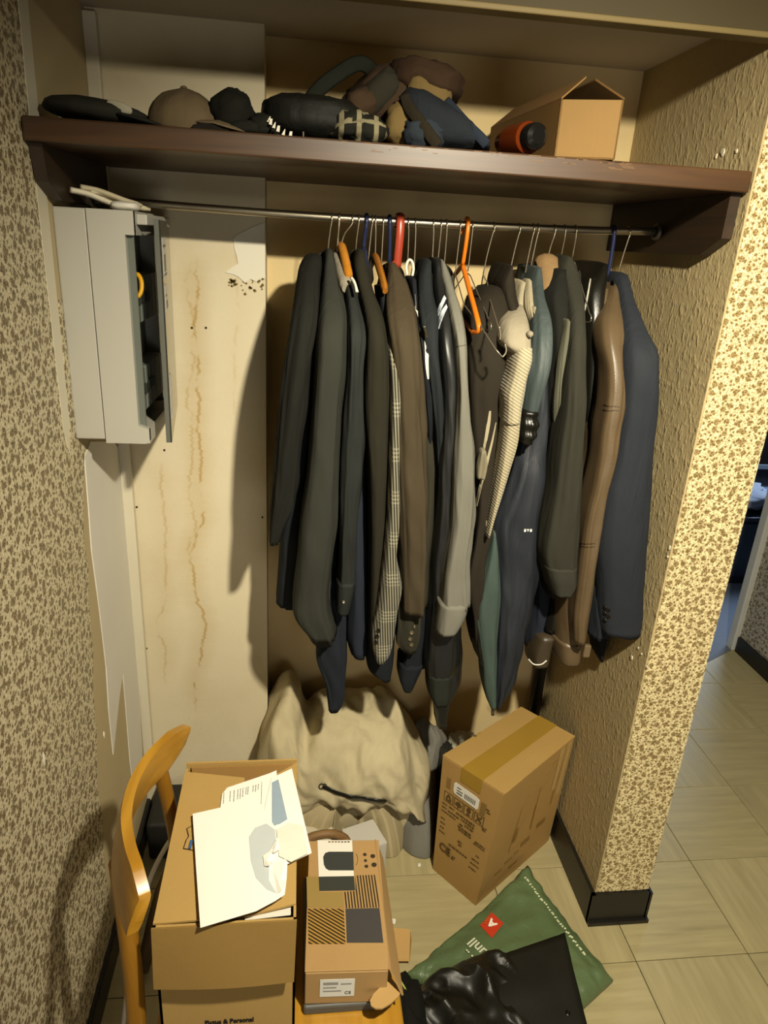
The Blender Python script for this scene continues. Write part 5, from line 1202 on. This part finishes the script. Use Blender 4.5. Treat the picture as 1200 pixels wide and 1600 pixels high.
obj('strap', tube(smooth_path([(.47, 1.69, .22), (.495, 1.66, .245), (.53, 1.66, .24), (.555, 1.68, .22)], 4), .007, 8, flat=.5, up=(0, 0, 1)), L_BLACK, t, smooth=True)
t = thing('dark_sack', (.465, 1.62, 0), 'dark cloth sack pushed between the bedding and the tall carton', 'sack')
obj('body', blob((.455, 1.66, .12), (.038, .08, .12), 2.6, .15, 2, 2.0, zmin=.002), cloth('#2b2a24'), t, smooth=True)
t = thing('black_pole', (.762, 1.775, 0), 'black pole standing in the right back corner of the alcove', 'pole')
obj('tube', tube([(.755, 1.772, .002), (.752, 1.776, .80), (.751, 1.777, 1.0)], .018, 12), plain('#14130f', .45), t, smooth=True)
obj('foot', lathe([(.020, .001), (.0205, .02), (.018, .03)], (.755, 1.772, 0), 14), plain('#0d0d0b', .6), t, smooth=30)

# ------------------------------------------------------------------ tall carton
KT = cardboard('#a5834c'); KT2 = cardboard('#ab8a50'); INK = plain('#54401c', .7, var=.05)
tc = thing('tall_carton', (.58, 1.46, 0), 'tall taped cardboard carton with printed handling symbols by the right wall', 'box')
A, B, C, D = Vector((.394, 1.456, .001)), Vector((.489, 1.331, .001)), Vector((.762, 1.535, .001)), Vector((.665, 1.655, .001))
TA, TB, TC, TD = at(692, 1182, Z=.40), at(787, 1243, Z=.40), at(908, 1151, Z=.402), at(815, 1106, Z=.40)
TC.x = min(TC.x, XR - .012)
LW, LD, LH = (B - A).length, (C - B).length, .40
def grid_box(bot, top, lift=0.0):
    V = list(bot) + list(top); return V, [(0, 3, 2, 1), (4, 5, 6, 7), (0, 1, 5, 4), (1, 2, 6, 5), (2, 3, 7, 6), (3, 0, 4, 7)]
obj('body', grid_box((A, B, C, D), (TA, TB, TC, TD)), KT, tc)
def on_top(u, v, h=0.0): return TA*(1-u)*(1-v) + TB*u*(1-v) + TC*u*v + TD*(1-u)*v + Vector((0, 0, h))
def top_patch(u0, v0, u1, v1, h0, h1): return grid_box([on_top(u, v, h0) for u, v in ((u0, v0), (u1, v0), (u1, v1), (u0, v1))], [on_top(u, v, h1) for u, v in ((u0, v0), (u1, v0), (u1, v1), (u0, v1))])
for u0, u1 in ((-.006, .493), (.507, 1.006)): obj('flap', top_patch(u0, .003, u1, .997, .0002, .0042), KT2, tc)
TM = plain('#9b7a30', .15, var=.08, scale=14, spec=.6)
nF = (B - A).cross(TA - A).normalized(); nF = nF if nF.y < 0 else -nF
nS = (C - B).cross(TB - B).normalized(); nS = nS if nS.y < 0 else -nS
def onF(u, v, h=.0006): return A*(1-u)*(1-v) + B*u*(1-v) + TB*u*v + TA*(1-u)*v + nF*h
def onS(u, v, h=.0006): return B*(1-u)*(1-v) + C*u*(1-v) + TC*u*v + TB*(1-u)*v + nS*h
obj('tape', top_patch(.33, -.004, .67, 1.003, .0045, .0050), TM, tc)
obj('tape_end', prism([onF(.33, .90), onF(.67, .90), onF(.67, 1.012), onF(.33, 1.012)], nF*.0005), TM, tc)
INKP = INK
def fp(x0_, z0_, x1_, z1_, m=None, lift=0.0, name='print'): return prism([onF(x0_, z0_, .0004 + lift), onF(x1_, z0_, .0004 + lift), onF(x1_, z1_, .0004 + lift), onF(x0_, z1_, .0004 + lift)], nF*.0004)
def frame(x0_, z0_, x1_, z1_, w_=.008):
    wz = w_*LW/LH
    return join(fp(x0_, z0_, x1_, z0_ + wz), fp(x0_, z1_ - wz, x1_, z1_), fp(x0_, z0_, x0_ + w_, z1_), fp(x1_ - w_, z0_, x1_, z1_))
ux = (B - A).normalized(); fz = (TA - A).normalized(); Fo = A
lbl = obj('sticker', prism([onF(a, b, .0004) for a, b in ((.24, .795), (.26, .775), (.66, .765), (.68, .78), (.68, .85), (.62, .862), (.26, .868), (.24, .855))], nF*.0008), plain('#dcd8cc', .5, var=.02), tc)
bars = [fp(.44 + .028*k, .79, .44 + .028*k + .014, .828) for k in range(7)] + [fp(.30, .79, .40, .80), fp(.30, .812, .40, .82), fp(.30, .835, .37, .843)]
obj('print', ([v + nF*.0010 for v in join(*bars)[0]], join(*bars)[1]), plain('#55534c', .6), lbl, kind='stuff')
for q in [fp(.11 + .02*k, .775, .11 + .02*k + .008, .865) for k in range(4)] + [fp(.72, .76, .80, .85)]: obj('barcode_bar', q, plain('#7b6132', .7), tc)
sy = []
for k in range(4):
    x0_ = .09 + .185*k; sy.append(frame(x0_, .665, x0_ + .165, .745))
cxs = [.09 + .185*k + .0825 for k in range(4)]
def ln(x0_, z0_, x1_, z1_, w_=.006):
    a = onF(x0_, z0_, .0004); b = onF(x1_, z1_, .0004); d = (b - a).normalized(); nn = d.cross(nF)*w_*LW/2*1.6
    return prism([a - nn, b - nn, b + nn, a + nn], nF*.0005)
sy += [ln(cxs[0] - .04, .69, cxs[0], .73, .02), ln(cxs[0], .73, cxs[0] + .04, .69, .02), ln(cxs[0] - .045, .682, cxs[0] + .045, .682, .02)]
sy += [ln(cxs[1] - .05, .70, cxs[1] + .05, .70, .03), ln(cxs[1] - .05, .70, cxs[1], .725, .02), ln(cxs[1], .725, cxs[1] + .05, .70, .02), ln(cxs[1], .70, cxs[1], .675, .012)]
sy += [disc(onF(cxs[2], .715, .0009), ux, fz, 0, 0, .007, .008, -.0005), ln(cxs[2], .71, cxs[2], .68, .014), ln(cxs[2] - .03, .678, cxs[2] + .03, .678, .014)]
sy += [ln(cxs[3] - .045, .68, cxs[3] + .045, .73, .016), ln(cxs[3] - .045, .73, cxs[3] + .045, .68, .016), disc(onF(cxs[3], .705, .0009), ux, fz, 0, 0, .004, .004, -.0005)]
obj('handling_symbols', join(*sy), INK, tc)
random.seed(5); tl = []
def words(x0_, x1_, z, h=.010):
    x = x0_
    while x < x1_ - .01:
        w_ = min(.02 + random.random()*.05, x1_ - x); tl.append(fp(x, z, x + w_, z + h)); x += w_ + .012
for (a, b, z) in ((.07, .16, .63), (.2, .29, .632), (.34, .68, .625), (.07, .16, .598), (.19, .40, .593), (.44, .68, .60), (.07, .34, .565), (.42, .50, .555), (.52, .68, .573), (.40, .66, .530), (.42, .66, .508), (.74, .92, .505), (.72, .92, .485), (.07, .16, .50), (.07, .16, .46), (.07, .15, .42), (.06, .18, .38), (.44, .52, .41), (.46, .52, .385), (.80, .86, .40), (.74, .88, .355), (.73, .90, .315), (.72, .86, .27), (.28, .66, .325), (.36, .44, .225), (.38, .44, .245)): words(a, b, z)
for (a, b, z) in ((.80, .86, .815), (.82, .88, .795), (.80, .84, .655), (.85, .88, .66), (.81, .87, .64)): tl.append(fp(a, z, b, z + .008))
obj('printed_text', join(*tl), INK, tc, kind='stuff')
obj('lettering', text_mesh('CE', .037, onF(.10, .235), ux, fz, .0008, .0002, bold=.0008, sx=.9), INK, tc)
def sl(pts, r_=.0007): return tube([onS(a, b, .0003) for a, b in pts], r_, 5)
obj('line_drawing', join(sl([(.32, .30), (.36, .68), (.44, .78), (.70, .90)]), sl([(.32, .30), (.48, .31), (.60, .36), (.84, .45), (.86, .90), (.70, .90)]), sl([(.60, .36), (.60, .75)]), sl([(.585, .36), (.585, .6)]), sl([(.86, .45), (.86, .92)]), sl([(.84, .45), (.92, .97)])), plain('#7f6028', .7), tc)
def sp_(a, b, c_, d_): return prism([onS(a, b, .0004), onS(c_, b, .0004), onS(c_, d_, .0004), onS(a, d_, .0004)], nS*.0004)
for q in ((.34, .38, .385, .50), (.70, .30, .82, .35), (.50, .24, .62, .285), (.30, .20, .40, .215), (.18, .17, .27, .185), (.42, .215, .48, .23), (.38, .10, .50, .125)): obj('printed_bar', sp_(*q), plain('#84632b', .7), tc)
for q in ((.80, .60, .86, .985), (.90, .50, .96, .985)): obj('tape_strip', sp_(*q), plain('#b79a63', .25, var=.05), tc)

# ------------------------------------------------------------------ green mailing bag
pb = [at(824, 1352, Z=.06), at(962, 1516, Z=.05), at(922, 1580, Z=.03), at(800, 1650, Z=.03), at(700, 1600, Z=.03), at(634, 1512, Z=.045)]
M_GRN = N('green_mailer_film'); v = M_GRN.coord()
M_GRN.bump(M_GRN.math('ADD', M_GRN.noise(v, 14, 4, .6, 1.2), M_GRN.math('MULTIPLY', M_GRN.noise(v, 60, 3), .25)), .5, .008)
M_GRN = M_GRN.set(M_GRN.mix(M_GRN.noise(v, 6, 3), lin('#4b5c3c'), lin('#61744e')), .38, 0, .5)
gb = thing('mailing_bag', (.6, 1.2, 0), 'green plastic mailing bag with a red diamond logo on the tiled floor', 'bag')
C4 = [pb[0], pb[1], pb[3], pb[5]]
a, b, c_, d_ = pb[5], pb[0], pb[1], (pb[3] + pb[2])/2
a, b, c_, d_ = [Vector((p.x, p.y, 0)) for p in (a, b, c_, d_)]
def bag_z(u, v):
    e = (4*u*(1-u))**.35 * (4*v*(1-v))**.35
    lean = .075*max(0, 1 - abs(u - 1)*2.2)*max(0, 1 - v*2.2) + .0
    wr_ = .006*ridge((u*5, v*6, 2.2)) + .012*(1 - e)*ridge((u*9, v*9, .3))
    return .008 + .055*e + lean*.55 + wr_
def bag_pt(u, v, lift=0.0):
    p = a*(1-u)*(1-v) + b*u*(1-v) + c_*u*v + d_*(1-u)*v
    return Vector((p.x, p.y, bag_z(u, v) + lift))
nu, nv = 40, 40; V, Fc = [], []
for j in range(nv+1):
    for i in range(nu+1): V.append(bag_pt(i/nu, j/nv))
nb = len(V)
for j in range(nv+1):
    for i in range(nu+1): p = V[j*(nu+1)+i]; V.append(Vector((p.x, p.y, .0015 + (.006 if i in (0, nu) or j in (0, nv) else 0))))
for j in range(nv):
    for i in range(nu):
        q = (j*(nu+1)+i, j*(nu+1)+i+1, (j+1)*(nu+1)+i+1, (j+1)*(nu+1)+i); Fc.append(q); Fc.append(tuple(k+nb for k in q[::-1]))
rim = [i for i in range(nu+1)] + [j*(nu+1)+nu for j in range(1, nv+1)] + [nv*(nu+1)+i for i in range(nu-1, -1, -1)] + [j*(nu+1) for j in range(nv-1, 0, -1)]
for k in range(len(rim)): p, q = rim[k], rim[(k+1) % len(rim)]; Fc.append((p, p+nb, q+nb, q))
bagob = obj('film', (V, Fc), M_GRN, gb, smooth=True)
def bag_uv(px, py):
    best = None
    for i in range(81):
        for j in range(81):
            p = bag_pt(i/80, j/80); q = p - CAM
            xc, yc, zc = right.dot(q), down.dot(q), fwd.dot(q)
            e = (600 + F_PX*xc/zc - px)**2 + (800 + F_PX*yc/zc - py)**2
            if best is None or e < best[0]: best = (e, i/80, j/80)
    return best[1], best[2]
def on_bag(px, py, lift=.0025): return bag_pt(*bag_uv(px, py), lift)
dm = [on_bag(x, y) for x, y in ((768, 1427), (788, 1444), (769, 1467), (750, 1447))]
lg = obj('logo_patch', prism(dm, (0, 0, .0006)), plain('#c23b22', .4, var=.04), gb)
cc = sum(dm, Vector())/4
up_ = (on_bag(754, 1458, 0) - on_bag(780, 1434, 0)); up_.z = 0; up_.normalize(); rt_ = Vector((up_.y, -up_.x, 0))
obj('lettering', text_mesh('A', .030, cc - up_*.010 - rt_*.0095 + Vector((0, 0, .0022)), rt_, up_, .0015, .0003, bold=.0012), plain('#efe9da', .5), lg)
rays = []
for q in (-.75, -.35, .0, .35, .75):
    for sgn in (-1, 1):
        dr = (rt_*sgn*math.cos(q) + up_*math.sin(q)); n2 = Vector((-dr.y, dr.x, 0))*.0008; s_ = cc + Vector((0, 0, .0022)) + dr*.013; e_ = cc + Vector((0, 0, .0022)) + dr*.019
        rays.append(prism([s_ - n2, e_ - n2, e_ + n2, s_ + n2], (0, 0, .0005)))
obj('rays', join(*rays), plain('#df7a2a', .5), lg)
p = on_bag(763, 1490, .003); obj('lettering', text_mesh('unll', .040, p, rt_, up_, .001, .0003, bold=.0005, sx=.85), plain('#cfd0b6', .5), gb)
p = on_bag(748, 1500, .003); obj('lettering', text_mesh('· · ··', .022, p, rt_, up_, .001, .0003, bold=.001), plain('#cfd0b6', .5), gb)
ws = []
for k in range(34):
    u = k/33; p = on_bag(819 + (912 - 819)*u, 1371 + (1491 - 1371)*u, .002); h_ = .0022 + .0012*random.random()
    q = on_bag(819 + (912 - 819)*u + 1.9, 1371 + (1491 - 1371)*u + 2.45, .002); d = (q - p); d.z = 0; d.normalize(); n2 = Vector((-d.y, d.x, 0))*h_
    ws.append(prism([p - n2, p + d*.0045 - n2, p + d*.0045 + n2, p + n2], (0, 0, .0006)))
obj('printed_line', join(*ws), plain('#c9cfa9', .5), gb, kind='stuff')
# ------------------------------------------------------------------ black leather jacket thrown over it
LB = m_leather('#14130d', .42, .4)
pts = [(545, 1602), (590, 1572), (628, 1560), (650, 1530), (690, 1500), (722, 1496), (748, 1484), (800, 1476), (848, 1470), (884, 1455), (896, 1480), (906, 1540), (922, 1602), (915, 1680), (760, 1720), (620, 1700), (560, 1660)]
O = [at(x, y, Z=.10) for x, y in pts]
def H_lj(x, y, r):
    k = 1 - r**7; flatp = 1/(1 + math.exp(-(x - .50)*60))
    f = .030*ridge((x*7 + y*5, y*9 - x*4, .8)) + .020*ridge((x*16, y*14 + x*6, 6.1)) + .010*fbm((x*10, y*10, 3.0), 2)
    return (.090 + f*(1 - flatp*.92) + .012*flatp)*k
lj = thing('leather_jacket', (.45, 1.0, 0), 'black leather jacket thrown down crumpled over the green mailing bag', 'jacket')
obj('shell', heap(O, H_lj, 44, 110, z0=.012), LB, lj, smooth=True)
p0 = [at(722, 1510, Z=.118), at(880, 1457, Z=.116), at(908, 1560, Z=.112), at(915, 1640, Z=.10), at(760, 1640, Z=.112)]
obj('flat_panel', quad_sheet(at(728, 1512, Z=.118), at(882, 1459, Z=.118), at(926, 1640, Z=.108), at(780, 1680, Z=.112), lambda u, v: .008*math.sin(u*PI)*math.sin(v*PI) + .003*fbm((u*4, v*4, 1), 2), 14, 14, .004), m_leather('#191812', .6, .25), lj, smooth=True)
q = at(887, 1583, Z=.117); obj('snap_button', lathe([(.006, 0), (.0058, .003), (.003, .0045)], (q.x, q.y, .1155), 12), plain('#060606', .3), lj, smooth=30)
t = thing('dark_shoulder_bag', (.27, 1.0, 0), 'black cloth bag with a yellow-green zip beside the chair leg', 'bag')
obj('body', blob((.235, .97, .09), (.05, .10, .088), 2.8, .12, 2, 3.0, zmin=.002), cloth('#141410'), t, smooth=True)
obj('zip', tube(smooth_path([at(626, 1533, Z=.185), at(632, 1543, Z=.18), at(638, 1556, Z=.17)], 4), .0022, 6), plain('#9aa04a', .5), t, smooth=True)
t = thing('cardboard_offcut', (.26, 1.14, 0), 'small bent cardboard offcut standing between device carton and green bag', 'cardboard')
obj('panel', prism([at(612, 1452, Z=.06), at(641, 1455, Z=.06), at(640, 1502, Z=.02), at(615, 1502, Z=.02)], (0, .003, .003)), cardboard('#b9935a'), t)
obj('fold', prism([at(641, 1455, Z=.06), at(643, 1470, Z=.05), at(640, 1505, Z=.012), at(640, 1502, Z=.02)], (0, .003, .003)), cardboard('#9c7a46'), t)
for x, y, s, lb in ((614, 1440, .008, 'white paper scrap on the tiles beside the device carton'), (886, 1344, .006, 'tiny white scrap on the tiles by the right baseboard'), (655, 1352, .005, 'pale crumb on the tiles left of the tall carton')):
    p = at(x, y, Z=.002); t = thing('paper_scrap', (p.x, p.y, 0), lb, 'paper')
    obj('scrap', prism([(p.x - s, p.y - s*.7, .0012), (p.x + s*.6, p.y - s, .002), (p.x + s, p.y + s*.5, .004), (p.x - s*.3, p.y + s, .003)], (0, 0, .0015)), plain('#e3dfd2', .7), t)
# behind the chair: vacuum hose, cable and dark case
t = thing('white_cable', (-.30, 1.3, 0), 'white cable looping up behind the chair backrest', 'cable')
obj('cable', tube(smooth_path([(-.36, 1.02, .0065), (-.345, 1.10, .16), (-.33, 1.16, .26), (-.30, 1.24, .32), (-.25, 1.33, .34), (-.18, 1.40, .30), (-.12, 1.46, .16), (-.10, 1.50, .007)], 8), .0055, 8), plain('#d5cfbe', .5), t, smooth=True)
t = thing('metal_tube', (-.30, 1.35, 0), 'brown metal tube leaning behind the chair, below the white cable', 'tube')
obj('tube', tube([(-.350, 1.20, .016), (-.31, 1.28, .17), (-.225, 1.44, .33)], .017, 12), plain('#6f5a3e', .3, .6), t, smooth=True)
obj('end_cap', tube([(-.225, 1.44, .33), (-.217, 1.458, .345)], .0185, 12), plain('#2a241b', .5), t, smooth=True)
t = thing('black_case', (-.27, 1.60, 0), 'black case standing on the floor behind the chair, against the column', 'case')
obj('body', rbox((-.40, 1.53, .001), (-.14, 1.69, .13), .012, 3), plain('#1c1b18', .55), t, smooth=40)
obj('handle', tube(smooth_path([(-.31, 1.61, .13), (-.305, 1.61, .15), (-.27, 1.61, .156), (-.235, 1.61, .15), (-.23, 1.61, .13)], 4), .006, 8), plain('#111110', .5), t, smooth=True)

# ------------------------------------------------------------------ far room
CY = 3.22; CZ = .40
t = thing('low_chest', (2.45, CY + .25, 0), 'low dark chest seen through the opening on the right', 'chest')
M_CHEST = plain('#23262c', .35, var=.1)
obj('body', rbox((1.80, CY, .001), (3.10, CY + .5, CZ - .02), .006), M_CHEST, t)
obj('top', rbox((1.78, CY - .02, CZ - .02), (3.12, CY + .52, CZ), .004), plain('#2b2e33', .3), t)
for k in range(3):
    d = obj('drawer', rbox((1.82 + .425*k, CY - .012, .05), (1.82 + .425*k + .41, CY + .001, CZ - .04), .003), plain('#282c35', .35), t)
    obj('knob', lathe([(.004, 0), (.010, -.012), (.009, -.020), (.001, -.022)], (2.025 + .425*k, CY - .012, .25), 12, 'Y'), plain('#7c7a72', .3, .7), d, smooth=30)
t = thing('laundry_pile', (2.4, CY + .2, CZ), 'crumpled white and blue laundry lying on the low dark chest', 'laundry')
obj('sheet', blob((2.40, CY + .18, CZ + .055), (.22, .17, .055), 2.3, .22, 2.4, 3.0, zmin=CZ + .001), cloth('#8f9298'), t, smooth=True)
obj('fold', blob((2.60, CY + .14, CZ + .045), (.16, .13, .045), 2.3, .22, 2.4, 8.0, zmin=CZ + .001), cloth('#5d6a86'), t, smooth=True)
p = at(1156, 803, Y=CY - .03)
obj('tag', box((p.x - .014, CY - .026, p.z - .018), (p.x + .014, CY - .023, CZ + .012)), plain('#b9bab6', .6), t)
t = thing('wall_mirror', (2.6, 4.38, .9), 'dark mirror with a pale grey frame on the far wall', 'mirror')
q = [at(1160, 726, Y=4.37), at(1200, 650, Y=4.37)]
zx0, zz0, zx1, zz1 = q[0].x, q[0].z, q[0].x + .7, q[1].z
obj('glass', box((zx0, 4.385, zz0), (zx1, 4.398, zz1)), plain('#2a211c', .15), t)
for lo, hi in (((zx0 - .03, 4.37, zz0 - .03), (zx0, 4.399, zz1 + .03)), ((zx1, 4.37, zz0 - .03), (zx1 + .03, 4.399, zz1 + .03)), ((zx0, 4.37, zz1), (zx1, 4.399, zz1 + .03)), ((zx0, 4.37, zz0 - .03), (zx1, 4.399, zz0))):
    obj('frame', box(lo, hi), plain('#8d949a', .5), t)
